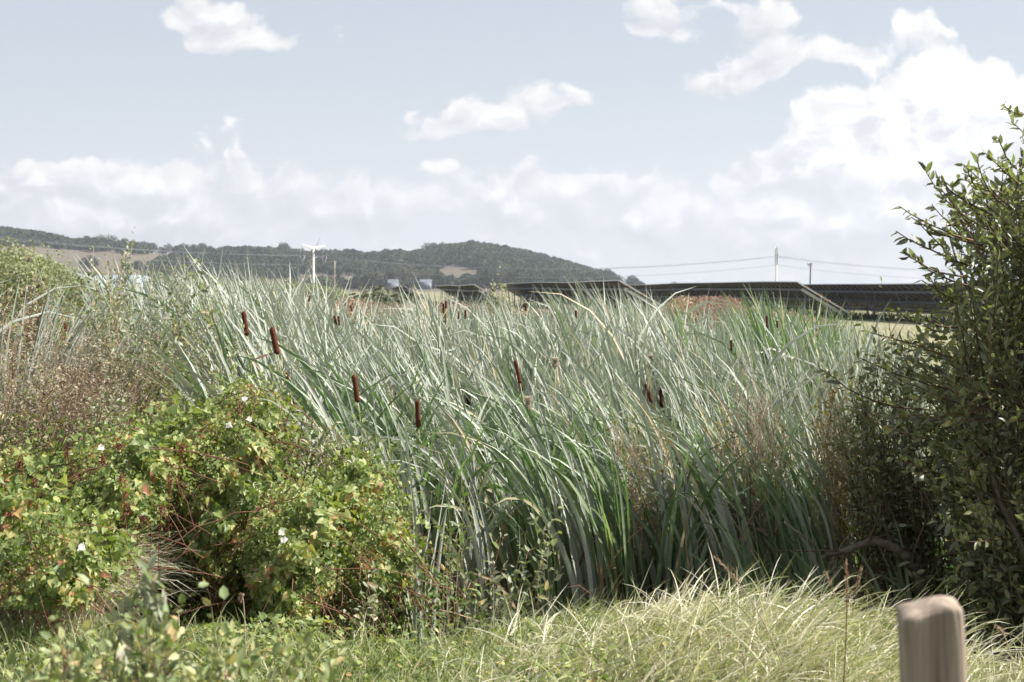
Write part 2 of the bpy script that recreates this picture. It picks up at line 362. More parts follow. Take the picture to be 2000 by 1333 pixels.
M['edge'] = plain('aluminium_edge', (.62, .62, .62), .4, .3)
M['clip'] = plain('orange_clip', (.6, .28, .03), .5)

# ------------------------------------------------------------------ ground
RX = [-900, 0, 50, 100, 140, 175, 260, 320, 350, 400, 440, 480, 560, 600, 690, 715, 760, 810, 870, 885, 920, 950, 1000, 1050, 1100, 1150, 1180, 1198, 1230, 1260, 2000, 3200]
RY = [430, 442, 449, 454, 466, 466, 473, 487, 483, 486, 484, 480, 487, 490, 489, 494, 489, 490, 480, 476, 472, 475, 484, 494, 508, 524, 533, 548, 556, 561, 562, 562]
def hill_h(x, y):
    px = 1000+2500*x/np.maximum(y, 1)
    r = np.interp(px, RX, RY)
    H = (565-r)/2500*1950+1.6-10+.8
    H = np.maximum(H, 0)
    return H*ss(1250, 2000, y)**.85*(1-.95*ss(2150, 3000, y))
def bank_edge(x): return 5.6+.16*np.sin(x*1.7+.6)+.1*np.sin(x*4.1)-.45*ss(1.1, 2.4, x)+.2*ss(.3, .9, x)*(1-ss(1.1, 1.9, x))
def gz(x, y):
    x = np.asarray(x, float); y = np.asarray(y, float)
    e = bank_edge(x)
    z = -.65*ss(0, 1, (y-e)/1.7)-.15*ss(24, 60, y)
    mound = .11*np.exp(-((x-.85)/.75)**2-((y-5.2)/.8)**2)-.03
    near = (.03*np.sin(x*2.3+y)+.025*np.sin(y*3.1-x*1.7))*(1-ss(14, 30, y))
    return z+mound+near+hill_h(x, y)
nx, ny = 420, 420
gx = np.sinh(np.linspace(-1, 1, nx)*7.8)/np.sinh(7.8)*2600
gy = -30+np.concatenate([np.linspace(0, 45, 170)[:-1], 45+np.sinh(np.linspace(0, 1, ny-169)*4.5)/np.sinh(4.5)*2985])
X, Y_ = np.meshgrid(gx, gy, indexing='ij')
Z = gz(X, Y_)
Vg = np.stack([X, Y_, Z], -1).reshape(-1, 3)
i, j = np.meshgrid(np.arange(nx-1), np.arange(len(gy)-1), indexing='ij'); a = (i*len(gy)+j).ravel()
Fg = np.stack([a, a+len(gy), a+len(gy)+1, a+1], -1)
mg = bpy.data.materials.new('ground_earth'); mg.use_nodes = True; t = NT(mg.node_tree); pb = mg.node_tree.nodes['Principled BSDF']
gm = t.new('ShaderNodeNewGeometry'); s_ = t.new('ShaderNodeSeparateXYZ'); t.put(s_.inputs[0], gm.outputs['Position'])
n1 = t.noise(gm.outputs['Position'], 3.0, 8, .65); n2 = t.noise(gm.outputs['Position'], .012, 6, .6); n3 = t.noise(gm.outputs['Position'], .15, 5, .6)
nearc = t.ramp(n1, [(.3, (.035, .028, .018)), (.5, (.07, .075, .03)), (.7, (.15, .15, .07))])
mid = t.ramp(n3, [(.3, (.14, .14, .075)), (.55, (.21, .195, .12)), (.75, (.27, .245, .16))])
far = t.ramp(n2, [(.3, (.085, .07, .053)), (.5, (.12, .097, .072)), (.7, (.105, .092, .063))])
far = t.mix(t.mr(n3, .35, .7, 0, .4), far, (.13, .12, .07, 1))
col = t.mix(t.mr(s_.outputs[1], 20, 30), nearc, mid); col = t.mix(t.mr(s_.outputs[1], 900, 1300), col, far)
t.put(pb.inputs['Base Color'], col); pb.inputs['Roughness'].default_value = .95; pb.inputs['Specular IOR Level'].default_value = .15
gg = Geo(); gg.add(Vg, Fg); tag(gg.build('ground', mg), kind='structure')

# ------------------------------------------------------------------ pond water with duckweed by the fallen branch
wm = plain('pond_water', (.012, .014, .008), .12, spec=.2)
gw = Geo(); n = 40; an = np.linspace(0, 2*PI, n, endpoint=False)
ctr = np.array([2.45, 8.1, -.56]); ring = ctr+np.stack([np.cos(an)*(1.25+.15*np.sin(an*3)), np.sin(an)*(1.0+.12*np.sin(an*4+1)), 0*an], -1)
gw.add(np.concatenate([ring, ring-[0, 0, .25]]), np.concatenate([[[k, (k+1) % n, n+(k+1) % n, n+k] for k in range(n)]]))
gw.F.append((np.arange(n)[None, :], 0)); tag(gw.build('water', wm, smooth=False), kind='structure')
gd = Geo(); k = 26000; r = np.sqrt(rng.random(k)); a = rng.random(k)*2*PI
P = ctr+np.stack([np.cos(a)*r*1.2, np.sin(a)*r*.95, np.full(k, .003)+rng.random(k)*.003], -1)
cl = np.sin(P[:, 0]*9+P[:, 1]*5)+np.sin(P[:, 1]*13-P[:, 0]*4) > -1.1; P = P[cl]
leaves(gd, P, np.stack([np.cos(a[cl]), np.sin(a[cl]), 0*a[cl]], -1), np.tile([0, 0, 1.], (len(P), 1)), np.full(len(P), .016), np.full(len(P), .014), SMALL)
tag(gd.build('duckweed', M['greenleaf']), 'pale green duckweed floating on the dark pond under the fallen branch', 'duckweed', kind='stuff')

# ------------------------------------------------------------------ hills: woods, hedgerow trees, fields left bare
FIELDS = [[(40, 482), (150, 490), (290, 500), (340, 504), (300, 520), (290, 545), (520, 553), (560, 560), (560, 600), (-50, 600), (-60, 482)],
          [(290, 493), (420, 504), (420, 509), (290, 503)], [(600, 503), (640, 505), (640, 522), (600, 520)],
          [(575, 538), (640, 534), (702, 541), (705, 556), (580, 560)], [(868, 520), (905, 522), (935, 533), (930, 552), (845, 552), (852, 538)],
          [(148, 470), (152, 470), (152, 490), (148, 490)]]
def inpoly(px, py, poly):
    r = np.zeros(px.shape, bool); n = len(poly)
    for k in range(n):
        x1, y1 = poly[k]; x2, y2 = poly[(k+1) % n]
        if y1 == y2: continue
        c = ((y1 > py) != (y2 > py)) & (px < (x2-x1)*(py-y1)/(y2-y1)+x1); r ^= c
    return r
def crown_mesh(kind, seed, n=1500, flat=.8, lobes=9, size=.13):
    """leafy crown: clumps of leaf faces over uneven lobes, unit radius, centred over its foot at z=0"""
    q = np.random.default_rng(seed); g_ = Geo()
    c = norm(q.normal(0, 1, (lobes, 3)))*q.uniform(.25, .62, (lobes, 1)); c[:, 2] = np.abs(c[:, 2])*.9*flat
    r = q.uniform(.36, .56, lobes)
    k = q.integers(0, lobes, n); d = norm(q.normal(0, 1, (n, 3))); rr = q.uniform(.7, 1.03, n)**.6
    P = c[k]+d*(r[k]*rr)[:, None]*[1, 1, flat]; P[:, 2] += .62
    if lobes > 20: P[:, 2] = P[:, 2]*1.12-.12
    nr = norm(d+q.normal(0, .6, (n, 3))); a = norm(np.cross(nr, q.normal(0, 1, (n, 3))))
    L = q.uniform(.6, 1.3, n)*size
    leaves(g_, P-a*L[:, None]*.5, a, nr, L, L*.9, OVAL if size > .2 else SMALL, q.random(lobes)[k]*.5+q.random(n)*.5)
    return g_
def wood_points(n, ylo, yhi, cond):
    x = rng.uniform(-1.35, .35, n); y = rng.uniform(ylo, yhi, n); x = x*y*.62
    z = gz(x, y); P = np.stack([x, y, z], -1); px = pxof(P); py = pyof(P)
    k = cond(px, py, x, y, z); return P[k]
def wcond(px, py, x, y, z):
    k = (px > -1000) & (px < 1200) & (hill_h(x, y) > 2)
    for f in FIELDS: k &= ~inpoly(px, py, f)
    k &= ~((px < 600) & (py > 548))
    return k
W = wood_points(13000, 1300, 2090, wcond)
# keep them a crown apart
cell = {}; keep = []
for q_, p_ in enumerate(W):
    c_ = (int(p_[0]//11), int(p_[1]//13))
    if c_ in cell: continue
    cell[c_] = 1; keep.append(q_)
W = W[keep]
gw1 = Geo(); temp = [crown_mesh('wood', s, 230, .85, 7, .30) for s in range(6)]
grp = np.random.default_rng(5)
for v_, tm in enumerate(temp):
    Vt = np.concatenate(tm.V); Ft = tm.F[0][0]; rt = np.concatenate(tm.rnd)
    Q = W[v_::6]; m_ = len(Q); s_ = grp.uniform(6.0, 10.5, m_); tint = np.clip(grp.normal(.45, .33, m_), 0, 1)
    th = grp.uniform(0, 2*PI, m_); co, si = np.cos(th)[:, None], np.sin(th)[:, None]
    x = Vt[None, :, 0]*co-Vt[None, :, 1]*si; y = Vt[None, :, 0]*si+Vt[None, :, 1]*co; z = Vt[None, :, 2]*1.05-.2
    V = np.stack([x, y, np.broadcast_to(z, x.shape)], -1)*s_[:, None, None]+Q[:, None]
    gw1.add(V.reshape(-1, 3), (np.arange(m_)[:, None, None]*len(Vt)+Ft[None]).reshape(-1, 3), (rt[None]*.3+tint[:, None]*.7).reshape(-1))
tag(gw1.build('woodland', M['fargreen']), 'dark green wood covering the hills along the skyline', 'woodland', kind='stuff')

def tree_proto(name, seed, mat, n=900, flat=1.0, trunk=True, size=.12, lobes=10):
    root = empty(name)
    cr = crown_mesh('t', seed, n, flat, lobes, size).build('crown', mat, root)
    g_ = Geo(); q = np.random.default_rng(seed+50)
    zz = np.linspace(-.15, .95, 6); P = np.stack([.04*np.sin(zz*3+seed), .04*np.cos(zz*4), zz], -1)[None]
    tubes(g_, P, np.array([[.075, .06, .05, .04, .03, .015]]), 6)
    for b_ in range(6):
        a_ = b_*1.1+seed; S = np.array([[0, 0, .35+.07*b_]]); E = np.array([[math.cos(a_)*.5, math.sin(a_)*.5, .75+.06*b_]])
        tubes(g_, curves(S, E, 4, .1), np.array([[.03, .022, .015, .008]]), 5)
    g_.build('trunk', M['bark'], root)
    return root
def copy_tree(root, loc, s, rz, label=None, group=None):
    r_ = root.copy(); C.objects.link(r_); r_.location = loc; r_.scale = s; r_.rotation_euler = (0, 0, rz)
    if label: r_['label'] = label
    if group: r_['group'] = group
    for c_ in root.children:
        d_ = c_.copy(); C.objects.link(d_); d_.parent = r_
    return r_
protos = {}
def place_tree(kind, px, pytop, Y, h, label, group, wide=1.0):
    """a tree whose top is seen at (px, pytop); its foot is on the ground below"""
    key = (kind, random.randint(0, 2))
    x = at(px, 565, Y)[0]; z0 = float(gz(x, Y)); top = at(px, pytop, Y)[2]
    if h is None: h = top-z0
    elif h > top-z0+.5: pass
    z0 = min(z0, top-h*.5) if top-z0 < h else top-h if top-z0 > h*1.6 else z0
    h = top-z0; s = h/1.28
    if key not in protos:
        mat = {'dark': M['fargreen'], 'pale': M['fargreen2'], 'grey': M['fargrey']}[kind]
        protos[key] = tree_proto({'dark': 'broadleaf_tree', 'pale': 'willow_bush', 'grey': 'thin_crowned_tree'}[kind], 11*key[1]+len(kind), mat, {'dark': 1100, 'grey': 520, 'pale': 5200}[kind], .95, size=.13 if kind != 'pale' else .062, lobes=10 if kind != 'pale' else 22)
        r_ = protos[key]; r_.location = (x, Y, z0); r_.scale = (s*wide, s*wide, s); r_['category'] = 'tree'
        tag(r_, label, 'tree', group); return r_
    return copy_tree(protos[key], (x, Y, z0), (s*wide, s*wide, s), rng.uniform(0, 6), label, group)
RT = [(155, 466, 'dark'), (172, 463, 'dark'), (196, 460, 'grey'), (216, 461, 'grey'), (243, 468, 'dark'), (262, 472, 'dark'), (282, 474, 'dark'), (300, 477, 'dark'), (318, 484, 'dark'), (331, 478, 'grey'), (344, 484, 'dark'),
      (360, 478, 'dark'), (378, 480, 'dark'), (397, 478, 'dark'), (412, 483, 'dark'), (555, 476, 'dark'), (571, 489, 'dark'), (583, 487, 'grey'), (833, 477, 'grey'), (848, 477, 'dark'), (866, 476, 'dark'),
      (1172, 530, 'dark'), (1187, 529, 'dark'), (1204, 540, 'dark'), (1234, 542, 'dark'), (1252, 552, 'dark'), (1317, 553, 'dark')]
for (px, py, kd) in RT:
    place_tree(kd, px, py, 2000 if px < 1165 else 1700, 14 if px < 1165 else 12,
               'dark rounded tree on the hedge line along the skyline' if kd == 'dark' else 'thin grey see-through tree on the skyline hedge line', 'trees along the hill skyline' if kd == 'dark' else 'bare-looking trees on the skyline', 1.05)
for (px, py) in [(175, 503), (250, 515), (268, 512), (640, 512), (600, 520), (648, 525), (660, 524), (300, 524), (320, 520)]:
    place_tree('dark', px, py, 1500, None, 'dark tree standing alone in the tan hillside field', 'trees in the hillside fields', 1.0)
for (px, py) in [(702, 541), (720, 538), (745, 535), (762, 528), (782, 522), (795, 524), (812, 530), (838, 525), (856, 532), (940, 535), (955, 528), (972, 538), (1000, 532), (1035, 540), (690, 549), (670, 552), (575, 545), (562, 549), (655, 548)]:
    place_tree('grey' if px in (745, 782, 795, 812, 838) else 'dark', px, py, 1250, 11, 'grey green tree in the belt at the foot of the wooded hill' if px in (745, 782, 795, 812, 838) else 'dark green tree in the belt at the foot of the wooded hill', 'trees at the foot of the hill' if px not in (745, 782, 795, 812, 838) else 'pale trees at the foot of the hill', .9)
for (px, py) in [(1590, 558), (1604, 559), (1618, 557), (1640, 559), (1660, 559), (1735, 559)]:
    place_tree('dark', px, py, 2600, 8, 'tiny far tree just showing above the top edge of the solar panels', 'tiny trees above the solar panels', 1.6)
for k_, (px, py, Y, wd) in enumerate([(-60, 490, 120, 1.1), (2, 493, 116, .9), (48, 503, 112, .85), (88, 518, 110, .85), (125, 534, 108, .85), (50, 526, 96, 1.0), (165, 552, 106, 1.0), (10, 518, 100, 1.1)]):
    place_tree('pale', px, py, Y, None, 'pale green willow bush in the thicket at the left edge of the photo', 'pale willow bushes at the left edge', wd)
for k_, (px, py, Y) in enumerate([(700, 580, 75), (738, 566, 70), (756, 572, 66), (782, 580, 62), (660, 574, 90), (620, 562, 110), (380, 548, 100), (440, 556, 120), (500, 562, 100), (560, 560, 110), (330, 545, 90)]):
    place_tree('pale' if px < 700 else 'grey', px, py, Y, None, 'round olive bush behind the reeds left of the solar panels', 'olive bushes behind the reeds', 1.25)

# ------------------------------------------------------------------ farm buildings on and below the hill
def barn(px, py, Y, wd, h, dep, wallc, roofc, label, cat='building', name='farm_building', low=False):
    root = empty(name); p0 = at(px, py, Y); root.location = (p0[0], Y, p0[2]-h*1.35)
    g_ = Geo(); box(g_, (0, 0, h/2), (wd, dep, h)); g_.build('wall', plain('wall_paint', wallc, .8, c2=tuple(c*.85 for c in wallc)), root)
    g_ = Geo(); e = .4; V = [(-wd/2-e, -dep/2-e, h-.05), (wd/2+e, -dep/2-e, h-.05), (wd/2+e, dep/2+e, h-.05), (-wd/2-e, dep/2+e, h-.05), (-wd/2-e, 0, h*1.35), (wd/2+e, 0, h*1.35)]
    g_.add(V, [(0, 1, 5, 4), (3, 4, 5, 2)]); g_.F.append((np.array([(0, 4, 3), (1, 2, 5)]), 0)); g_.F.append((np.array([(0, 3, 2, 1)]), 0))
    g_.build('roof', plain('roof_sheet', roofc, .6, c2=tuple(c*.8 for c in roofc)), root, smooth=False)
    g_ = Geo()
    for k_ in range(3): box(g_, (-wd*.3+k_*wd*.3, -dep/2-.06, h*.45), (wd*.1, .1, h*.4))
    g_.build('window', plain('window_dark', (.05, .05, .06), .2), root)
    return tag(root, label, cat)
barn(768, 546, 1180, 9, 9, 8, (.17, .19, .23), (.14, .155, .18), 'small pale blue-grey farm building among poplars, left of the two at the hill foot')
barn(832, 546, 1180, 10, 7, 8, (.17, .19, .23), (.15, .165, .19), 'pale blue-grey farm building among trees, nearer the wooded hill')
barn(718, 494, 1960, 10, 6, 8, (.45, .38, .33), (.30, .20, .17), 'small brown-roofed house among the trees on the skyline', 'house', 'house')
# long pale structure behind the saplings on the left
root = empty('polytunnel'); pc = at(60, 538, 245); root.location = (pc[0]-4, 245, -.8); g_ = Geo(); L_ = 52; hh = pc[2]+.8
an = np.linspace(0, PI, 15); prof = np.stack([-np.cos(an)*5, np.sin(an)**.7*hh], -1); nb = 27; xs = np.linspace(-L_/2, L_/2, nb)
V = np.array([[(x, p[0], p[1]) for p in prof] for x in xs]); F = [[a_*15+b_, (a_+1)*15+b_, (a_+1)*15+b_+1, a_*15+b_+1] for a_ in range(nb-1) for b_ in range(14)]
g_.add(V, F); g_.F.append((np.array([np.arange(15), np.arange(15)[::-1]+(nb-1)*15]), 0))
g_.build('cover', plain('pale_film', (.27, .31, .38), .5, c2=(.33, .37, .43), scale=.3), root)
g_ = Geo(); Pr = V[::2]*np.array([1, 1.012, 1.012]); tubes(g_, Pr, np.full(Pr.shape[:2], .06), 4); g_.build('hoops', M['galv'], root)
tag(root, 'long pale blue-white polytunnel glimpsed through the green saplings', 'polytunnel')

# ------------------------------------------------------------------ pylons, poles and lines
def pylon(px, pyc, Y, arm_deg, label):
    c = at(px, pyc, Y); z0 = -.8; H = c[2]-z0; root = empty('pylon', (c[0], Y, z0)); ca, sa = math.cos(R(arm_deg)), math.sin(R(arm_deg))
    g_ = Geo(); zz = np.linspace(0, H, 9); P = np.stack([0*zz, 0*zz, zz], -1)[None]; tubes(g_, P, np.interp(zz, [0, H], [.85, .6])[None], 20); g_.build('shaft', M['white_steel'], root)
    tips = []
    for s in (-1, 1):
        g_ = Geo(); r_ = np.linspace(0, 14, 6); P = np.stack([s*r_*ca, s*r_*sa, H-.6+(r_/14)**1.1*2.3], -1)[None]
        tubes(g_, P, np.interp(r_, [0, 14], [.95, .35])[None], 12); g_.build('arm', M['white_steel'], root)
        T_ = P[0, -1]*[.97, .97, 1]; tips.append(T_)
        g_ = Geo(); ax = np.array([ca, sa, 0])*3.2; u_ = np.array([-sa, ca, 0])
        top = T_-[0, 0, 1.0]; l_, r2 = T_-ax-[0, 0, 7.2], T_+ax-[0, 0, 7.2]; b_ = T_-[0, 0, 13.2]
        for a1, b1, w_ in ((T_, top, .08), (top, l_, .26), (top, r2, .26), (l_, b_, .26), (r2, b_, .26), (l_, r2, .07)):
            tubes(g_, np.array([[a1, (a1+b1)/2, b1]]), np.full((1, 3), w_), 6)
        for a1, b1 in ((top, l_), (top, r2), (l_, b_), (r2, b_)):
            for k_ in np.linspace(.25, .8, 8): q_ = a1+(b1-a1)*k_; box(g_, q_, (.42, .42, .12))
        g_.build('insulator_diamond', M['insul'], root)
    tag(root, label, 'pylon')
    base = np.array([c[0], Y, z0]); out = []
    for T_ in tips:
        ax = np.array([ca, sa, 0])*3.2
        out += [base+T_-ax-[0, 0, 7.2], base+T_+ax-[0, 0, 7.2], base+T_-[0, 0, 13.2]]
    return out
w1 = pylon(612, 484, 870, 66, 'white T-shaped pylon standing in front of the wooded hills')
w2 = pylon(1516.5, 486, 900, 81, 'white T-shaped pylon standing against the sky above the solar panels')
w0 = [p+np.array([-215, -250, 14]) for p in w1]; w3 = [p+np.array([300, 60, -2]) for p in w2]
def wire(a, b, sag, rad, label, grp_):
    t_ = np.linspace(0, 1, 25)[:, None]; P = a*(1-t_)+b*t_; P[:, 2] -= sag*4*(t_*(1-t_))[:, 0]
    g_ = Geo(); tubes(g_, P[None], np.full((1, 25), rad), 4); tag(g_.build('power_line', M['wire']), label, 'power line', grp_)
for (A_, B_, sg, lb) in ((w0, w1, 5, 'thin power line running in from the left to the pylon before the hills'), (w1, w2, 9, 'thin power line strung between the two white pylons'), (w2, w3, 9, 'thin power line running right from the pylon above the solar panels')):
    for k_ in range(6): wire(A_[k_], B_[k_], sg, .05, lb, lb.replace('thin power line', 'power lines'))
def pole(px, pytop, Y, mat, label):
    c = at(px, pytop, Y); z0 = -.8; H = c[2]-z0; root = empty('utility_pole', (c[0], Y, z0)); g_ = Geo(); zz = np.linspace(0, H, 6)
    tubes(g_, np.stack([.02*zz, 0*zz, zz], -1)[None], np.interp(zz, [0, H], [.17, .12])[None], 10); g_.build('pole', mat, root)
    g_ = Geo(); beam(g_, (-.5, -.25, H-.35), (.5, .25, H-.35), .12, .12); beam(g_, (-.3, -.1, H-.4), (.02*H, 0, H-1.1), .06, .06); beam(g_, (.4, .1, H-.4), (.02*H, 0, H-1.1), .06, .06); g_.build('crossarm', M['galv'], root)
    for s in (-1, 0, 1):
        g_ = Geo(); P = np.array([[(s*.45, s*.22, H-.3), (s*.45, s*.22, H-.15), (s*.45, s*.22, H)]]); tubes(g_, P, np.array([[.07, .13, .06]]), 8); g_.build('insulator', M['insul'], root)
    tag(root, label, 'pole')
pole(652, 510, 240, plain('pole_wood', (.36, .31, .26), .9, c2=(.26, .22, .18), scale=2), 'pale wooden utility pole just right of the left white pylon')
pole(1582, 514, 250, plain('pole_dark', (.15, .12, .12), .9, c2=(.10, .08, .08), scale=2), 'slim dark utility pole rising above the solar panels at the right')

# ------------------------------------------------------------------ solar arrays
pm = bpy.data.materials.new('solar_panel'); pm.use_nodes = True; t = NT(pm.node_tree); pb = pm.node_tree.nodes['Principled BSDF']
ng = t.new('ShaderNodeNewGeometry'); nn = t.new('ShaderNodeSeparateXYZ'); t.put(nn.inputs[0], ng.outputs['Normal'])
t.put(pb.inputs['Base Color'], t.mix(t.mr(nn.outputs[2], -.1, .1), (.022, .021, .019, 1), (.012, .016, .035, 1))); pb.inputs['Roughness'].default_value = .25
ROWD = np.array([-.12, 1, 0])/math.hypot(.12, 1); ACR = np.array([ROWD[1], -ROWD[0], 0])
def solar(px, Yend, ztop, length, near, label, group):
    """table whose end nearest the camera has its high corner at pixel column px"""
    x0 = at(px, 565, Yend)[0]; o = np.array([x0, Yend, 0.]); root = empty('solar_array', (o[0], o[1], float(gz(o[0], o[1]))))
    zb = root.location.z; SL = 4.7; tl = R(30); down = ACR*math.cos(tl)-np.array([0, 0, math.sin(tl)])
    nrm = np.cross(ROWD, down); nrm = nrm if nrm[2] > 0 else -nrm
    H = lambda s: ztop-zb+.06*math.sin(s/13.+px)+.02*math.sin(s/5.)-.06*math.sin(px)
    pan, edge = Geo(), Geo()
    w_ = 1.15; n_ = int(length/w_)
    for k_ in range(n_):
        s0, s1 = k_*w_, (k_+1)*w_-.05
        for r_ in range(4):
            a_, b_ = r_*SL/4, (r_+1)*SL/4-.03
            q = [ROWD*s0+[0, 0, H(s0)]+down*a_, ROWD*s1+[0, 0, H(s1)]+down*a_, ROWD*s1+[0, 0, H(s1)]+down*b_, ROWD*s0+[0, 0, H(s0)]+down*b_]
            q = np.array(q); V = np.concatenate([q, q+nrm*.035]); pan.add(V, [(0, 1, 2, 3), (7, 6, 5, 4), (0, 4, 5, 1), (1, 5, 6, 2), (2, 6, 7, 3), (3, 7, 4, 0)])
        if k_ % 1 == 0:
            s_ = s0-.025
            for (a_, b_) in ((.12, .75), (1.05, 2.3), (2.6, 3.1), (3.3, 4.5)): beam(pan, ROWD*s_+[0, 0, H(s_)]+down*a_-nrm*.05, ROWD*s_+[0, 0, H(s_)]+down*b_-nrm*.05, .055, .04, mat=1)  # added pale strips, their colour standing in for bright gaps between modules
    pan.build('panel', [pm, M['gap_strip']], root, smooth=False)
    for a_ in (.85, 2.45, 3.9):
        g_ = Geo()
        for k_ in range(0, n_*2, 6):
            s0, s1 = k_*w_/2, min((k_+6)*w_/2, length)
            beam(g_, ROWD*s0+[0, 0, H(s0)-.16]+down*a_, ROWD*s1+[0, 0, H(s1)-.16]+down*a_, .07, .18)
        g_.build('purlin', M['galv'], root, smooth=False)
    e0 = [0, 0, H(0)]; beam(edge, ROWD*-.08+e0-down*.03, ROWD*-.08+e0+down*(SL+.05), .05, .09)
    beam(edge, ROWD*.3+[0, 0, H(0)-.3]+down*.5, ROWD*.3+[0, 0, H(0)-.3]+down*(SL-.4), .1, .2)
    for k_ in range(0, n_*2, 6):
        s0, s1 = k_*w_/2, min((k_+6)*w_/2, length)
        beam(edge, ROWD*s0+[0, 0, H(s0)+.02]-down*.04, ROWD*s1+[0, 0, H(s1)+.02]-down*.04, .035, .06)
    edge.build('edge_frame', M['edge'], root, smooth=False)
    for a_ in (.75, 1.9, 2.9, 3.9):
        g_ = Geo(); box(g_, ROWD*-.15+e0+down*a_, (.1, .1, .1)); g_.build('clip', M['clip'], root)
    s_ = 1.2
    while s_ < length:
        fz = float(gz(*(o+ROWD*s_)[:2]))-zb
        for a_ in (1.2, 3.5):
            top = ROWD*s_+[0, 0, H(s_)-.2]+down*a_
            g_ = Geo(); beam(g_, (top[0], top[1], fz-.1), top, .12, .12, upv=(0, 1, 0)); g_.build('post', M['galv'], root, smooth=False)
        top = ROWD*s_+[0, 0, H(s_)-.2]+down*3.5; t1 = ROWD*s_+[0, 0, H(s_)-.2]+down*1.0
        g_ = Geo(); beam(g_, (t1[0], t1[1], fz+.5), top, .07, .07); beam(g_, (t1[0], t1[1], fz+.6), t1+ROWD*1.6, .06, .06); g_.build('brace', M['galv'], root, smooth=False)
        s_ += 6.2 if near else 9.5
    return tag(root, label, 'solar array', group)
solar(1210, 90, 2.18, 80, True, 'solar array whose pale sloping end stands right of the wooded hill, second from right end', 'rows of solar panels')
solar(1558, 100, 2.12, 80, True, 'solar array with its sloping end just right of the far white pylon', 'rows of solar panels')
solar(2010, 78, 1.88, 75, True, 'rightmost solar array, running behind the willow tree', 'rows of solar panels')
solar(927, 132, 2.02, 70, False, 'far solar array whose end shows behind the thin olive sapling', 'rows of solar panels')
solar(791, 200, 1.98, 90, False, 'farthest solar array, beside the dark bush left of the panels', 'rows of solar panels')

# dark weeds growing under and along the tables
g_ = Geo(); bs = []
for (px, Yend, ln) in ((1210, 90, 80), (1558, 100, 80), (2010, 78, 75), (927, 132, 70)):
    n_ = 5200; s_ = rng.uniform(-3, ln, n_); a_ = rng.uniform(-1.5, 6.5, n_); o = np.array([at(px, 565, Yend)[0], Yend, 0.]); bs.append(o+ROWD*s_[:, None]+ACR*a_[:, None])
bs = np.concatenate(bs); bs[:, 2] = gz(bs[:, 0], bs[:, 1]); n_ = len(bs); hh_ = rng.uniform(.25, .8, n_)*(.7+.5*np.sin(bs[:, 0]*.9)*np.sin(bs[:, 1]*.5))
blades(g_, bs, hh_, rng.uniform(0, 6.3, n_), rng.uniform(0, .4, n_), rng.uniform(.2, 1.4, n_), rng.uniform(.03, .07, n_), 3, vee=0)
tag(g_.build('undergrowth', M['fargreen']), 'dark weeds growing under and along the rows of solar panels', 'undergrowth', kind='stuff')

# ================================================================== REED BED

# blades must not hide the seed heads that the photo shows: sight lines kept clear
HEADBOX = []
def clear_of_heads(P):
    """P (n,K,3): False where a blade crosses in front of a seed head"""
    t = np.linspace(0, P.shape[1]-1.001, P.shape[1]*4); i0 = t.astype(int); f = (t-i0)[None, :, None]; P = P[:, i0]*(1-f)+P[:, i0+1]*f
    px = pxof(P); py = pyof(P); ok = np.ones(len(P), bool)
    for (a, b, c, d, Yh) in HEADBOX:
        hit = (px > a) & (px < b) & (py > c) & (py < d) & (P[..., 1] < Yh+.05)
        ok &= ~hit.any(1)
    return ok
HEADS = [ # px, top, bottom, lean(px), colour bits
 (479, 607, 657, 8, 'tall dark brown cattail head, highest of the close ones, left of the longest one', 11),
 (536, 637, 693, -12, 'longest brown cattail head, thin spike on top and curled brown leaf below', 13),
 (695, 731, 787, -8, 'plump brown cattail head standing alone above the middle of the bindweed', 12),
 (816, 781, 836, -3, 'lowest of the big brown cattail heads, just left of the bed centre', 11),
 (1011, 702, 750, -10, 'dark cattail head with a bright right edge, in the middle of the reed bed', 9),
 (1015, 722, 766, -10, 'dark thin cattail head tucked close behind the bright-edged one', 7),
 (1266, 747, 787, -14, 'brown cattail head tilted to the left, of the pair at the right of the bed', 8),
 (1291, 760, 797, -2, 'upright brown cattail head, of the pair at the right of the bed', 7),
 (561, 727, 745, -5, 'short stub of brown cattail head with a white chewed top, below the longest head', 7),
 (575, 783, 800, -2, 'dark little cattail head half hidden in leaves above the bindweed', 6),
 (655, 616, 636, -3, 'left one of two small cattail heads side by side beneath the left pylon', 5),
 (662, 617, 636, -3, 'right one of two small cattail heads side by side beneath the left pylon', 5),
 (604, 577, 590, 0, 'tiny dark cattail head level with the foot of the left pylon', 4),
 (686, 596, 609, -2, 'tiny cattail head by the brown dry reeds, right of the left pylon', 4),
 (866, 593, 613, 0, 'thin cattail head, taller of the close pair before the far solar panels', 5),
 (871, 588, 603, 0, 'thin cattail head just right of and above its close twin before the panels', 5),
 (870, 612, 632, 1, 'thin cattail head directly below the close pair before the far panels', 4),
 (896, 608, 624, 0, 'small cattail head between the close pair and the upright one to its right', 4),
 (909, 605, 625, 0, 'small upright cattail head right of the close pair before the far panels', 5),
 (1027, 592, 608, 0, 'small far cattail head just under the dark solar panels', 5),
 (1053, 612, 621, 0, 'stubby far cattail head below the solar panels', 4),
 (1125, 606, 623, 0, 'far cattail head left of the tallest reeds of the bed', 5),
 (1202, 594, 606, 0, 'far dark cattail head among the tallest reeds by the sloping panel end', 4),
 (914, 775, 797, -4, 'reddish cattail head half hidden, between the lowest and the bright-edged heads', 6),
 (1498, 617, 643, 0, 'black-looking cattail head at the right, left one of a pair before the panel end', 5),
 (1518, 626, 641, -2, 'black-looking cattail head at the right, right one of a pair before the panel end', 5),
 (1428, 664, 688, 0, 'dark cattail head at the right, lower than the pair before the panel end', 5),
 (128, 631, 648, 2, 'dark red cattail head among blades at the far left', 7),
 (60, 633, 668, 8, 'reddish fraying cattail head leaning right, leftmost of all', 7)]
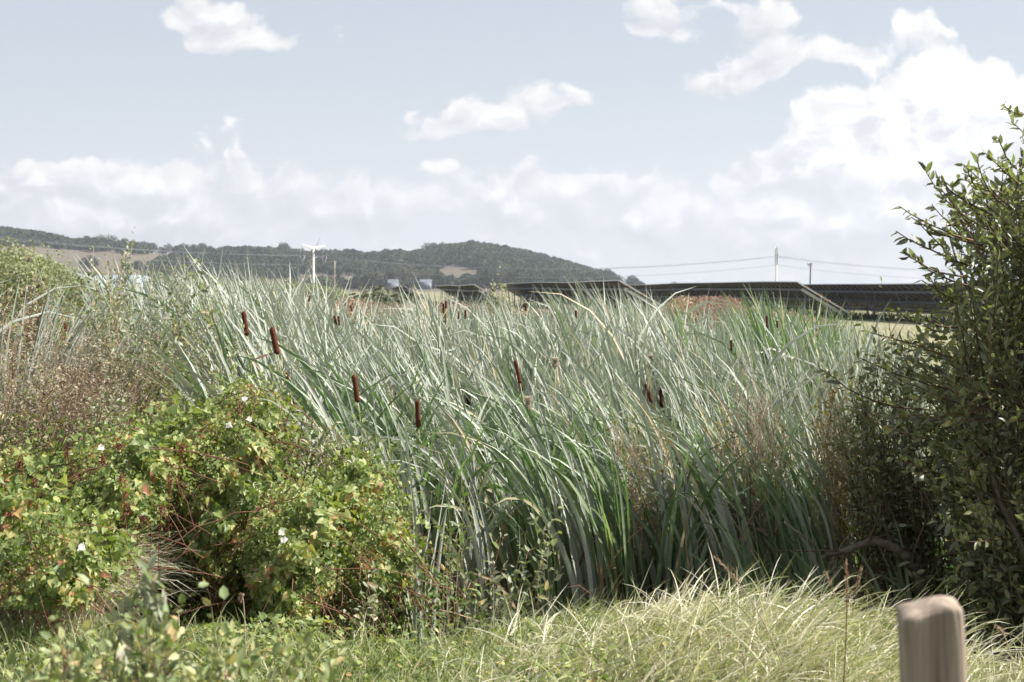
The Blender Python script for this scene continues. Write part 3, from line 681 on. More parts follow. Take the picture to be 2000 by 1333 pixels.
def head_depth(pt, pb_, wpx):
    return float(np.clip(.19*2500/(pb_-pt), 8.0, 20)) if pb_-pt > 30 else float(np.interp(wpx, [4, 5, 6, 7, 9], [19, 16, 12.5, 9.3, 8.3]))
FLUFF = [(1085, 699, 716, 9.6, 'old cattail with white fluffy spent head, right of the bright-edged brown one'),
 (1271, 694, 706, 13, 'small whitish fluffy spent cattail head above the pair at the right'),
 (1032, 775, 800, 8.8, 'pale spent cattail head hanging low under the bright-edged head')]
for h_ in HEADS:
    Yh = head_depth(h_[1], h_[2], h_[5]); e_ = 2+abs(h_[3])*.4; HEADBOX.append((h_[0]-h_[5]*.5-e_, h_[0]+h_[5]*.5+e_, h_[1]-2, h_[2]-(h_[2]-h_[1])*.08, Yh))
for h_ in FLUFF: HEADBOX.append((h_[0]-6, h_[0]+6, h_[1]-2, h_[2], h_[3]))
SX = [-400, 0, 110, 170, 270, 400, 500, 600, 700, 760, 800, 870, 950, 1050, 1150, 1220, 1290, 1350, 1420, 1500, 1570, 1640, 1700, 1780, 1850, 2200]
SY = [555, 570, 585, 566, 552, 560, 563, 574, 606, 632, 620, 600, 616, 624, 608, 590, 606, 624, 634, 606, 612, 642, 662, 680, 710, 720]
def reed_top(px, Y):
    zf = EYE-(np.interp(px, SX, SY)-565)/2500*Y
    zn = np.interp(px, [-200, 500, 650, 800, 1000, 1400, 1650, 1800], [1.25, 1.2, 1.05, .85, .78, .72, .5, .2])
    return zn+(zf-zn)*ss(8.2, 13.5, Y)
def lean_phi(px, n):
    """azimuth of the bend: most of the bed blows to the left, the left fringe leans right"""
    left = rng.random(n) < np.interp(px, [-200, 60, 200, 320, 500], [.12, .2, .4, .72, .90])
    return np.where(left, PI, 0)+rng.normal(0, .45, n)
def plant_blades(geo, base, top, px, nb, K, wmean, vee, rs, green=None, mat=0):
    """a fan of strap leaves for every base point"""
    n = len(base); B = np.repeat(base, nb, 0); m = n*nb
    side = rng.normal(0, 1, (m, 2))*.035; B = B+np.concatenate([side, np.zeros((m, 1))], 1)
    hgt = np.repeat(top-base[:, 2], nb); fr = rng.uniform(.62, 1.06, m)
    pphi = np.repeat(lean_phi(px, n), nb)
    fy = np.repeat(ss(9, 14, base[:, 1]), nb); phi = pphi+rng.normal(0, 1, m)*(.38+.45*fy)
    bend = np.abs(rng.normal(.48, .30, m))*(1-.30*fy)+.06; droop = rng.random(m) < .04; bend = np.where(droop, rng.uniform(1.3, 2.2, m), bend)
    th0 = np.abs(rng.normal(.06, .05, m))
    L = hgt*fr*(1+.16*bend)
    fold = np.where(rng.random(m) < .03, rng.uniform(.8, 1.9, m), 0)
    r = np.clip(np.repeat(rs, nb)*.5+rng.random(m)*.5, 0, .90); r = np.where(rng.random(m) < .045, rng.uniform(.92, 1, m), r)
    blades(geo, B, L, phi, th0, bend, rng.normal(wmean, wmean*.18, m).clip(wmean*.5), K, rnd=r, vee=vee, p=2.7, tipfold=fold, mat=mat, reject=clear_of_heads, tw0=rng.normal(PI/2, .62, m), dtw=rng.normal(0, .45, m))

# --- individual plants nearest the camera, from a few shared meshes
def in_bed(P):
    px = pxof(P); return (px > 470-260*ss(8.5, 11, P[:, 1])) & (px < 1660-60*ss(9, 12, P[:, 1]))
pts = []
while len(pts) < 262:
    Yp = rng.uniform(7.75, 10.2); xp = (rng.uniform(430, 1690)-1000)/2500*Yp
    P_ = np.array([[xp, Yp, 0.]]);
    if not in_bed(P_)[0]: continue
    if all((xp-a[0])**2+(Yp-a[1])**2 > .15**2 for a in pts): pts.append((xp, Yp))
pts = np.array(pts); pz = gz(pts[:, 0], pts[:, 1]); ppx = 1000+2500*pts[:, 0]/pts[:, 1]
PV = []; PP = []
for v_ in range(12):
    g_ = Geo(); nb = rng.integers(9, 14)
    st = rng.bit_generator.state
    sgn = PI if v_ < 9 else 0
    B = np.zeros((nb, 3)); B[:, :2] = rng.normal(0, .035, (nb, 2))
    phi = sgn+rng.normal(0, .4, nb)+rng.normal(0, .2); bend = np.abs(rng.normal(.65, .35, nb))+.1
    bend = np.where(rng.random(nb) < .06, rng.uniform(1.3, 2.0, nb), bend)
    r = np.clip(rng.uniform(.1, .85, nb), 0, .9); r[rng.random(nb) < .07] = .96
    L = rng.uniform(.7, 1.08, nb)*(1+.16*bend)
    PP.append(None); PP[-1] = blades(g_, B, L, phi, np.abs(rng.normal(.08, .06, nb)), bend, rng.normal(.0225, .005, nb).clip(.011), 12, rnd=r, vee=.2, p=2.5, tw0=rng.normal(PI/2, .6, nb), dtw=rng.normal(0, .45, nb), tipfold=np.where(rng.random(nb) < .07, 1.3, 0))
    # brown sheaths at the foot
    k_ = 3; blades(g_, B[:k_], rng.uniform(.18, .4, k_), rng.uniform(0, 6, k_), rng.uniform(.1, .7, k_), rng.uniform(.2, 1.5, k_), rng.uniform(.010, .014, k_), 5, rnd=np.full(k_, .97), vee=.1)
    o_ = g_.build('cattail_plant', M['cattail_green'] if v_ % 2 == 1 else M['cattail']); PV.append(o_)
CL = 'grey green strap-leaved cattail plant without a seed head, in the front of the reed bed'
for k_, (xp, Yp) in enumerate(pts):
    v_ = rng.integers(0, 9) if rng.random() < .93 else rng.integers(9, 12)
    s_ = (reed_top(ppx[k_], Yp)-pz[k_])*rng.uniform(.88, 1.1)
    for tr in range(12):
        rz = rng.normal(0, .25); c_, n_s = math.cos(rz), math.sin(rz); q = PP[v_]*s_
        q = np.stack([q[..., 0]*c_-q[..., 1]*n_s+xp, q[..., 0]*n_s+q[..., 1]*c_+Yp, q[..., 2]+pz[k_]-.02], -1)
        if clear_of_heads(q).all(): break
        v_ = rng.integers(0, 12); s_ *= .96
    else: continue
    o_ = PV[v_] if PV[v_].get('label') is None else PV[v_].copy()
    if o_.name not in C.objects: C.objects.link(o_)
    o_.location = (xp, Yp, pz[k_]-.02); o_.scale = (s_, s_, s_); o_.rotation_euler = (0, 0, rz)
    tag(o_, CL, 'cattail', 'cattail plants without seed heads')

# --- everything behind and between them
N_ = 6300; Yb = np.sqrt(rng.uniform(9.2**2, 21**2, N_)); pxb = rng.uniform(-700, 1880, N_)
xb = (pxb-1000)/2500*Yb
kp = (pxb < 1690-40*np.sin(Yb)) | ((Yb < 19) & (pxb < 1810) & (rng.random(N_) < .35)); kp &= ~((pxb < 330) & (Yb < 10.5))
kp &= ~((pxb < 240) & (pxb > -130) & (rng.random(N_) < .93)); kp &= ~((pxb <= -130) & (rng.random(N_) < .5))
kp &= ~((pxb > 700) & (pxb < 800) & (Yb > 16)); kp &= ~((pxb > 1330) & (pxb < 1440) & (Yb > 17))
xb, Yb, pxb = xb[kp], Yb[kp], pxb[kp]
base = np.stack([xb, Yb, gz(xb, Yb)-.02], -1)
patch = .5+.5*np.sin(xb*1.3+Yb*.7)*np.sin(Yb*.9-xb*.4); topz = reed_top(pxb, Yb)*1.0+rng.normal(0, .10, len(xb))+.10*np.sin(xb*2.1)*np.sin(Yb*1.7)
green = ((pxb > 1440) & (pxb < 1650) & (Yb > 12) & (rng.random(len(xb)) < .55)) | (rng.random(len(xb)) < .05)
g_ = Geo()
for sel, mt in ((~green, 0), (green, 1)):
    for lo, hi, K, nb in ((0, 13, 9, 8), (13, 99, 7, 7)):
        s_ = sel & (Yb >= lo) & (Yb < hi)
        if s_.sum(): plant_blades(g_, base[s_], topz[s_], pxb[s_], nb, K, .034, .15 if lo == 0 else 0, patch[s_]*.6+rng.random(s_.sum())*.4, mat=mt)
tag(g_.build('reeds', [M['cattail'], M['cattail_green']]), 'wide grey green reed bed filling the marsh behind the nearest cattails', 'reed bed', kind='stuff')
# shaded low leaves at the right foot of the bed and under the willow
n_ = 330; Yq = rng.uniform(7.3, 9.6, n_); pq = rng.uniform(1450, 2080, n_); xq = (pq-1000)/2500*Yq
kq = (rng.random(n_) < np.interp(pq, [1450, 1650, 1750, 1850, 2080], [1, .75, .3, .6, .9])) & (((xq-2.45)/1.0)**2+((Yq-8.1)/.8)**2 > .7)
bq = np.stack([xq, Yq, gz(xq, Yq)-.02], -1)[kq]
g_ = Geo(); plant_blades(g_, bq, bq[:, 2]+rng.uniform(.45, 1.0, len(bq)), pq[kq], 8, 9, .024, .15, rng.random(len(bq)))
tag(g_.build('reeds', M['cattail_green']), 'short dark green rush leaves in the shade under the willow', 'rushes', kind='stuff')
# dead blades and litter
n_ = 5200; Yq = rng.uniform(7.6, 16, n_); pq = rng.uniform(420, 1750, n_); xq = (pq-1000)/2500*Yq
bq = np.stack([xq, Yq, gz(xq, Yq)], -1); g_ = Geo(); lay = rng.random(n_) < .35
blades(g_, bq, rng.uniform(.3, 1.25, n_), rng.uniform(0, 2*PI, n_), np.where(lay, rng.uniform(.5, 1.4, n_), rng.uniform(0, .35, n_)), rng.uniform(.1, 2.0, n_), rng.uniform(.008, .02, n_), 6, vee=.1, p=2.5, reject=clear_of_heads)
tag(g_.build('dead_reed_litter', M['dead']), 'brown dead blades standing and lying low in the reed bed', 'dead reeds', kind='stuff')

# --- cattails with seed heads
def cattail(px, pt, pb_, lean, label, wpx, kind='cattail_plant'):
    lean = abs(lean); wpx_ = wpx; Yc = head_depth(pt, pb_, wpx)
    L_ = (pb_-pt)/2500*Yc; T_ = at(px-lean*.5, pt, Yc); Bt = at(px+lean*.5, pb_, Yc); bx = at(px+lean*3.5, 565, Yc)[0]
    F_ = np.array([bx, Yc+.02, float(gz(bx, Yc))]); root = empty(kind, F_)
    t = np.linspace(0, 1, 10)[:, None]; mid = Bt-(T_-Bt)*2.0; P = (1-t)**2*F_+2*t*(1-t)*mid+t*t*Bt
    g_ = Geo(); tubes(g_, (P-F_)[None], np.linspace(.0065, .0042, 10)[None], 6, rnd=[.5]); g_.build('stem', M['stem'], root)
    ax = (T_-Bt)/np.linalg.norm(T_-Bt); hh = np.linspace(0, 1, 15); rad = wpx*.88/2500*Yc/2*(np.clip(hh/.06, .35, 1)*np.clip((1-hh)/.045, .0, 1)**.5*(1+.05*np.sin(hh*17))*(1.0-.06*hh)); rad[0] *= .6
    Ph = Bt+ax*(hh[:, None]*L_); g_ = Geo(); tubes(g_, (Ph-F_)[None], np.maximum(rad, .002)[None], 14); hd = g_.build('seed_head', M['head'], root)
    if wpx >= 7 and 'chewed' not in label:
        q = T_+ax*np.linspace(0, .055 if wpx < 13 else .11, 4)[:, None]; q[:, 0] -= np.linspace(0, .01, 4)
        g_ = Geo(); tubes(g_, (q-F_)[None], np.linspace(.0035, .0012, 4)[None], 5, rnd=[.6]); g_.build('spike', M['paletwig'], hd)
    g_ = Geo(); nb = 8; B = np.zeros((nb, 3)); B[:, :2] = rng.normal(0, .03, (nb, 2)); bd = np.abs(rng.normal(.6, .3, nb))+.1
    hgt = Bt[2]-F_[2]; blades(g_, B, rng.uniform(.75, 1.12, nb)*hgt*(1+.15*bd), (PI if px > 200 else 0)+rng.normal(0, .6, nb), np.full(nb, .12), bd, rng.normal(.025, .004, nb), 10, rnd=rng.uniform(.1, .85, nb), vee=.2, p=1.8)
    g_.build('blade_fan', M['cattail'], root)
    if 'curled brown leaf' in label:
        g_ = Geo(); q = np.array([at(533, 692, Yc-.01), at(515, 694, Yc-.03), at(498, 700, Yc-.05), at(484, 712, Yc-.04)])-F_
        t = np.linspace(0, 1, 9)[:, None]; q = (1-t)**3*q[0]+3*t*(1-t)**2*q[1]+3*t*t*(1-t)*q[2]+t**3*q[3]
        wq = np.array([0, .25, 1.])*.008*np.sin(np.linspace(.5, PI, 9))[:, None]; V = np.stack([q-wq, q+wq], 1).reshape(-1, 3)
        g_.add(V, [(2*a, 2*a+1, 2*a+3, 2*a+2) for a in range(8)], .3); g_.build('curled_leaf', M['dead'], root)
    return tag(root, label, 'cattail', 'cattails with brown seed heads')
for h_ in HEADS: cattail(*h_)
def fluffy(px, pt, pb_, Yc, label):
    T_ = at(px, pt, Yc); Bt = at(px, pb_, Yc); F_ = np.array([T_[0]+.1, Yc, float(gz(T_[0], Yc))]); root = empty('cattail_plant', F_)
    t = np.linspace(0, 1, 8)[:, None]; P = F_*(1-t)+Bt*t; P[:, 0] -= .05*np.sin(t[:, 0]*PI); g_ = Geo(); tubes(g_, (P-F_)[None], np.linspace(.006, .004, 8)[None], 6); g_.build('stem', M['dead'], root)
    n_ = 1500; h_ = rng.random(n_); a_ = rng.random(n_)*2*PI; rr = .016*np.sqrt(rng.random(n_))*(1+.4*np.sin(h_*9)); Q = Bt+(T_-Bt)*h_[:, None]+np.stack([np.cos(a_)*rr, np.sin(a_)*rr, 0*a_], -1)-F_
    g_ = Geo(); d_ = norm(np.stack([np.cos(a_), np.sin(a_), rng.normal(0, .6, n_)], -1)); leaves(g_, Q, d_, norm(rng.normal(0, 1, (n_, 3))), np.full(n_, .012), np.full(n_, .004), SMALL); g_.build('seed_head', M['fluff'], root)
    g_ = Geo(); nb = 5; blades(g_, np.zeros((nb, 3)), rng.uniform(.7, 1.0, nb)*(T_[2]-F_[2]), PI+rng.normal(0, .6, nb), np.full(nb, .12), np.full(nb, .8), np.full(nb, .022), 9, rnd=np.full(nb, .95), vee=.2); g_.build('blade_fan', M['cattail'], root)
    tag(root, label, 'cattail', 'old cattails with white fluffy heads')
for h_ in FLUFF: fluffy(*h_)

# --- dry pinkish brown stand behind the bed
g_ = Geo(); n_ = 9000; Yq = rng.uniform(21.5, 42, n_); pq = rng.uniform(560, 1640, n_); xq = (pq-1000)/2500*Yq
tp = np.interp(pq, [560, 640, 700, 760, 860, 1000, 1050, 1130, 1200, 1250, 1310, 1340, 1380, 1440, 1460, 1500, 1640], [592, 586, 581, 597, 590, 600, 606, 598, 606, 610, 602, 580, 579, 580, 596, 602, 628])+rng.uniform(0, 26, n_)**1.0
z0 = gz(xq, Yq); zt = EYE-(tp-565)/2500*Yq; Lq = np.maximum(zt-z0, .3)
P = blades(g_, np.stack([xq, Yq, z0], -1), Lq, rng.normal(PI, .8, n_), np.abs(rng.normal(.04, .03, n_)), np.abs(rng.normal(.2, .15, n_)), rng.uniform(.012, .02, n_), 4, vee=0, rnd=rng.random(n_)*.8)
nf = 16; Q = np.repeat(P[:, -1], nf, 0)+np.concatenate([rng.normal(0, .045, (n_*nf, 2)), rng.uniform(-.38, .03, (n_*nf, 1))], 1)
rust = np.repeat((pq > 1370) & (pq < 1450), nf)
for sel, mt in ((~rust, 0), (rust, 1)):
    m_ = sel.sum(); leaves(g_, Q[sel], rng.normal(0, 1, (m_, 3)), rng.normal(0, 1, (m_, 3)), rng.uniform(.04, .10, m_), rng.uniform(.02, .04, m_), SMALL, mat=mt)
tag(g_.build('dried_reeds', [M['tan'], M['rust']]), 'pinkish brown dried plumes standing between the reed bed and the solar panels', 'dried reeds', kind='stuff')
# tan grass of the field before the panels
g_ = Geo(); n_ = 26000; Yq = 20+55*rng.random(n_)**1.3; pq = rng.uniform(-500, 2600, n_); xq = (pq-1000)/2500*Yq
blades(g_, np.stack([xq, Yq, gz(xq, Yq)], -1), rng.uniform(.2, .6, n_), rng.uniform(0, 6.3, n_), rng.uniform(0, .3, n_), rng.uniform(.2, 1.4, n_), rng.uniform(.01, .03, n_), 3, vee=0, rnd=rng.uniform(.3, 1, n_))
tag(g_.build('field_grass', M['grass']), 'tan and green rough grass in the field in front of the solar panels', 'grass', kind='stuff')

# ================================================================== SHRUBS AND HERBS
def in_poly_points(poly, n, Ylo, Yhi):
    """n points whose photo position is inside the polygon, at depths Ylo..Yhi"""
    poly = np.array(poly, float); lo, hi = poly.min(0), poly.max(0); out = []
    while sum(len(o) for o in out) < n:
        q = rng.uniform(lo, hi, (n*2, 2)); q = q[inpoly(q[:, 0], q[:, 1], poly.tolist())]; out.append(q)
    q = np.concatenate(out)[:n]; Yd = rng.uniform(0, 1, n)
    Yl = Ylo if np.isscalar(Ylo) else np.interp(q[:, 0], *Ylo)
    return at(q[:, 0], q[:, 1], Yl+(Yhi-Ylo)*Yd) if np.isscalar(Ylo) else at(q[:, 0], q[:, 1], Yl+Yd*Yhi)

# --- the willow at the right: many rods from a low stool, leafy outer two thirds
wroot = empty('willow_tree', (3.35, 6.9, -.55)); WR = np.array([3.35, 6.9, -.55])
WP = [(2000, 262), (1962, 300), (1905, 345), (1862, 372), (1880, 430), (1838, 470), (1815, 520), (1845, 568), (1800, 620), (1750, 655), (1710, 710), (1735, 790), (1710, 850), (1750, 920), (1800, 950), (1820, 1030), (1880, 1100), (1900, 1190), (2560, 1230), (2700, 700), (2560, 250), (2300, 120), (2120, 180)]
T_ = in_poly_points(WP, 2300, 6.1, 8.3)
lim = WR+np.stack([rng.normal(-.1, .4, 40), rng.normal(0, .3, 40), np.zeros(40)], -1)
g_ = Geo(); lt = at(rng.uniform(1830, 2500, 40), rng.uniform(330, 820, 40), rng.uniform(6.4, 8, 40)); LC = curves(lim, lt, 9, .12, .05)
tubes(g_, LC-WR, np.linspace(.03, .008, 9)[None]*rng.uniform(.6, 1.4, (40, 1)), 6); g_.build('trunk', M['bark'], wroot)
def twigs_from(LC, T_, back=.55, up=.04):
    """each twig starts on the nearest limb some way behind its tip"""
    Lp = LC[:, 2:].reshape(-1, 3); S = []
    for p in T_:
        d = np.linalg.norm(Lp-p-[.0, 0, -.25], axis=1); d = np.abs(d-back)+.3*(Lp[:, 2] > p[2]+.1); S.append(Lp[np.argmin(d)])
    return np.array(S)
S_ = twigs_from(LC, T_); dd = np.linalg.norm(T_-S_, axis=1)[:, None]; S_ = np.where(dd > .9, T_+(S_-T_)/dd*.9, S_)
TW = curves(S_, T_, 8, -.04, .05)
SPRIG = [((2010, 225), (1957, 203)), ((2030, 300), (1975, 238)), ((1990, 420), (1882, 322)), ((1960, 400), (1908, 312)), ((1940, 420), (1828, 346)), ((1930, 450), (1808, 335)), ((1900, 470), (1756, 403)), ((1900, 520), (1750, 452)),
         ((1880, 540), (1762, 490)), ((1900, 560), (1776, 498)), ((1860, 500), (1790, 430)), ((1990, 360), (1925, 300)), ((1985, 330), (1950, 270)), ((1870, 590), (1800, 548)), ((1960, 380), (1870, 350)), ((1940, 500), (1820, 400)), ((1920, 480), (1780, 425)), ((1890, 600), (1815, 540)), ((1870, 640), (1790, 610)), ((1860, 700), (1700, 650)), ((1850, 760), (1680, 700)), ((1800, 800), (1600, 720)), ((1850, 650), (1740, 600)), ((1820, 860), (1660, 800)),
         ((1900, 450), (1840, 372)), ((1950, 450), (1852, 360)), ((1980, 500), (1880, 380)), ((1930, 380), (1890, 330))]
a_ = np.array([s[0] for s in SPRIG]); b_ = np.array([s[1] for s in SPRIG]); Ys = rng.uniform(6.2, 6.8, len(SPRIG))
SP = curves(at(a_[:, 0], a_[:, 1], Ys+.1), at(b_[:, 0], b_[:, 1], Ys-.1), 8, -.06, .03)
g_ = Geo(); tubes(g_, TW-WR, np.linspace(.0045, .0014, 8)[None]*rng.uniform(.7, 1.4, (len(TW), 1)), 4); tubes(g_, SP-WR, np.linspace(.0055, .0028, 8)[None]*np.ones((len(SP), 1)), 4); g_.build('branches', M['twig'], wroot)
g_ = Geo(); foliage(g_, TW-WR, 21, .051, .019, .15, .75, .5, prob=.95); foliage(g_, SP-WR, 22, .052, .019, .1, .75, .4, prob=.85)
foliage(g_, curves(*(lambda t_: (t_+rng.normal(0, .2, t_.shape)+[.15, .2, .25], t_))(in_poly_points([(1850, 1080), (1900, 1000), (2400, 1000), (2400, 1330), (2000, 1330), (1880, 1230)], 420, 6.5, 7.6)), 5, .05)-WR, 14, .058, .022, 0, .8, .5)
# the deep inside of the crown
Ti = in_poly_points([(1900, 420), (1860, 700), (1830, 900), (1880, 1150), (2650, 1200), (2650, 300), (2100, 250)], 1500, 6.8, 8.8); Si = Ti+rng.normal(0, .25, Ti.shape)-[0, 0, .2]
foliage(g_, curves(Si, Ti, 4, .05)-WR, 14, .055, .024, 0, .8, .5)
g_.build('crown', M['willow'], wroot)
tag(wroot, 'dark green broad-leaved willow leaning in over the right edge of the reed bed', 'tree')

# --- generic leafy plant made of rods that fan out of one foot
def rods(name, foot, tips, label, cat, group, leafm, twigm, m=14, L=.035, Wd=.015, t0=.25, shape=OVAL, droop=0, spread=.9, up=.1, rad=.004, prob=1., side=0, sub=None, subl=.25, leafname='foliage', jit=.05, upn=.5):
    root = empty(name, foot); foot = np.array(foot, float); n = len(tips)
    S = foot+np.stack([rng.normal(0, .05, n), rng.normal(0, .05, n), np.zeros(n)], -1)
    Cn = curves(S, tips, 10, up, jit)
    g_ = Geo(); tubes(g_, Cn-foot, np.linspace(1, .3, 10)[None]*rad*rng.uniform(.7, 1.3, (n, 1)), 5)
    allc = Cn
    lf = Geo()
    if sub:
        Q, T = leaf_spots(Cn, sub, t0, .97); q = norm(rng.normal(0, 1, Q.shape)); E = Q+(T*.75+q*.6+np.array([0, 0, .15]))*subl*rng.uniform(.4, 1.2, (len(Q), 1))
        Cs = curves(Q, E, 6, .05, .05); tubes(g_, Cs-foot, np.linspace(1, .35, 6)[None]*rad*.45*np.ones((len(Cs), 1)), 4, cap=False)
        foliage(lf, Cs-foot, max(3, m//3), L, Wd, .1, spread, upn, shape, droop=droop, prob=prob)
    foliage(lf, Cn-foot, m, L, Wd, t0, spread, upn, shape, droop=droop, prob=prob)
    g_.build('stems', twigm, root); lf.build(leafname, leafm, root)
    tag(root, label, cat, group); return root, Cn

def tips_in(poly, n, Ylo, Yhi): return in_poly_points(poly, n, Ylo, Yhi)
def foot_at(px, Y): x = at(px, 565, Y)[0]; return (x, Y, float(gz(x, Y)))

# --- grey-leaved sallow saplings, left of the bed
SAP = [(300, 8.9, [(190, 560), (240, 510), (330, 520), (400, 600), (420, 700), (380, 800), (230, 820), (180, 700)], 46, 'tallest grey-leaved sapling, its thin tops standing above the reeds at the left'),
       (225, 8.4, [(150, 620), (210, 560), (280, 620), (330, 760), (300, 880), (170, 860), (140, 740)], 34, 'grey-leaved sapling behind the brown seeding herbs at the left'),
       (395, 8.3, [(330, 600), (400, 580), (440, 680), (460, 800), (420, 880), (330, 860), (300, 720)], 34, 'grey-leaved sapling just left of the two highest close cattail heads'),
       (470, 7.5, [(400, 760), (470, 700), (540, 800), (580, 860), (540, 950), (440, 960), (390, 860)], 24, 'reddish-stemmed sapling rising out of the bindweed below the longest cattail head'),
       (660, 7.2, [(590, 880), (640, 800), (720, 840), (760, 930), (740, 1040), (640, 1060), (580, 980)], 22, 'sapling with small grey leaves at the right end of the bindweed mass'),
       (560, 7.0, [(500, 830), (560, 800), (620, 860), (640, 960), (580, 1030), (500, 1000)], 18, 'red-twigged grey sapling between the white flowers and the cattails')]
for k_, (px, Y, poly, n_, lb) in enumerate(SAP):
    rods('sapling', foot_at(px, Y+.5), tips_in(poly, n_, Y-.2, Y+.6), lb, 'shrub', None, M['sapling'], M['redtwig'], 34, .038, .0165, .2, sub=13, subl=.30, spread=.85, rad=.0036, up=.05)
TS = [(262, 445), (183, 482), (222, 492), (240, 500), (283, 492), (207, 500), (300, 520), (195, 505), (252, 510), (160, 560)]
a_ = np.array(TS, float); rods('sapling', foot_at(240, 8.6), at(a_[:, 0], a_[:, 1], 8.5+0*a_[:, 0]), 'thin half-bare sapling tops poking up against the hills at the left', 'shrub', None, M['sapling'], M['paletwig'], 34, .026, .012, .35, prob=.75, rad=.0042, up=.02, spread=.7)
# fresh green saplings further back at the left edge
for k_, (px, Y, top) in enumerate([(-150, 12, 570), (-230, 11, 580), (-300, 10, 560), (-380, 11.5, 570), (-30, 13, 560), (25, 14, 565), (75, 13.5, 555), (125, 14.5, 548), (165, 13.5, 552), (60, 12, 590), (110, 12.3, 590), (205, 13, 560), (0, 11.5, 620), (-70, 12.5, 560)]):
    poly = [(px-34, top+20), (px-10, top), (px+18, top+4), (px+34, top+50), (px+38, top+130), (px-36, top+130)]
    rods('sapling', foot_at(px, Y), tips_in(poly, 26, Y-.3, Y+.3), 'small fresh-green sapling in the thicket between the left edge and the grey-leaved saplings', 'shrub', 'green saplings at the left', M['greenleaf'] if k_ % 3 else M['brownleaf'], M['redtwig'], 22, .042, .024, .2, sub=8, subl=.3, up=.03)
# left fringe of blades leaning right
n_ = 66; pq = np.concatenate([rng.uniform(-60, 45, 22), rng.uniform(80, 215, 44)]); Yq = np.concatenate([rng.uniform(8.3, 9.6, 22), rng.uniform(8.6, 11, 44)]); xq = (pq-1000)/2500*Yq
g_ = Geo(); bq = np.stack([xq, Yq, gz(xq, Yq)], -1); nb = 8; B_ = np.repeat(bq, nb, 0)+np.concatenate([rng.normal(0, .04, (n_*nb, 2)), np.zeros((n_*nb, 1))], 1)
Hh = np.repeat(EYE-(np.where(pq < 60, 545, 580)-565)/2500*Yq-bq[:, 2], nb)*rng.uniform(.65, 1.03, n_*nb); bd = np.abs(rng.normal(.35, .25, n_*nb))
blades(g_, B_, Hh*(1+.12*bd), rng.normal(0, .5, n_*nb), rng.uniform(.05, .25, n_*nb), bd, rng.normal(.027, .005, n_*nb), 10, vee=.18, rnd=rng.uniform(.1, .92, n_*nb), reject=clear_of_heads)
tag(g_.build('reeds', M['cattail']), 'broad pale blades leaning to the right at the left edge', 'reeds', kind='stuff')
# buff grass plumes at far left
g_ = Geo(); n_ = 900; pq = rng.uniform(-80, 170, n_); Yq = rng.uniform(7.3, 8.8, n_); xq = (pq-1000)/2500*Yq; zt = EYE-(rng.uniform(625, 800, n_)-565)/2500*Yq; z0 = gz(xq, Yq)
P = blades(g_, np.stack([xq, Yq, z0], -1), np.maximum(zt-z0, .2)*1.05, rng.normal(0, 1, n_), rng.uniform(0, .2, n_), rng.uniform(.1, 1.1, n_), rng.uniform(.004, .009, n_), 6, vee=0)
Q = np.repeat(P[:, -1], 9, 0)+rng.normal(0, .025, (n_*9, 3)); k = rng.random(n_*9) < .6; Q = Q[k]
leaves(g_, Q, rng.normal(0, 1, Q.shape), rng.normal(0, 1, Q.shape), rng.uniform(.01, .03, len(Q)), rng.uniform(.003, .007, len(Q)), SMALL, mat=0)
tag(g_.build('dry_grass', M['tan']), 'buff dry grass with fluffy tops at the left edge under the leaning blades', 'dry grass', kind='stuff')

g_ = Geo(); n_ = 2200; pq = rng.normal(70, 45, n_); Yq = rng.uniform(6.15, 6.7, n_); xq = (pq-1000)/2500*Yq; z0 = gz(xq, Yq); zt = EYE-(rng.uniform(905, 1010, n_)-565)/2500*Yq
blades(g_, np.stack([xq, Yq, z0], -1), np.maximum(zt-z0, .2), rng.normal(-.6, .9, n_), rng.uniform(0, .3, n_), rng.uniform(.8, 2.4, n_), rng.uniform(.003, .006, n_), 7, vee=0, rnd=rng.uniform(.6, 1, n_), p=1.6)
tag(g_.build('dry_grass', M['grass']), 'pale straw tussock flopping between the two lower left bindweed mounds', 'dry grass', kind='stuff')

# --- brown seeding herbs at the left
for k_, (px, Y, top, bot, wd) in enumerate([(30, 7.9, 690, 900, 70), (75, 7.6, 650, 890, 60), (120, 7.8, 640, 900, 60), (165, 7.7, 690, 880, 45), (-20, 7.7, 690, 930, 60), (60, 7.2, 780, 960, 60), (140, 7.2, 760, 960, 60), (210, 7.3, 760, 900, 55), (10, 7.0, 830, 980, 60)]):
    poly = [(px-wd*.7, top+30), (px, top), (px+wd*.7, top+25), (px+wd, bot), (px-wd, bot)]
    rods('seeding_herb', foot_at(px, Y), tips_in(poly, 20, Y-.3, Y+.3), 'brown dried herb gone to seed with tiny white tufts, left of the grey-leaved saplings', 'plant', 'brown seeding herbs at the left', [M['sapling'] if k_ % 3 == 1 else M['brownleaf']], M['twig'], 24, .027, .012, .25, sub=16, subl=.2, spread=1.1, rad=.0022, shape=SMALL)
g_ = Geo(); Q = in_poly_points([(0, 690), (60, 640), (230, 660), (260, 800), (220, 860), (0, 860)], 260, 7.1, 7.9)
n_ = len(Q); Qr = np.repeat(Q, 7, 0)+rng.normal(0, .006, (n_*7, 3)); leaves(g_, Qr, rng.normal(0, 1, Qr.shape), rng.normal(0, 1, Qr.shape), np.full(n_*7, .012), np.full(n_*7, .005), SMALL)
tag(g_.build('seed_tufts', M['fluff']), 'tiny white seed tufts clinging to the brown herbs at the left', 'seed tufts', kind='stuff')

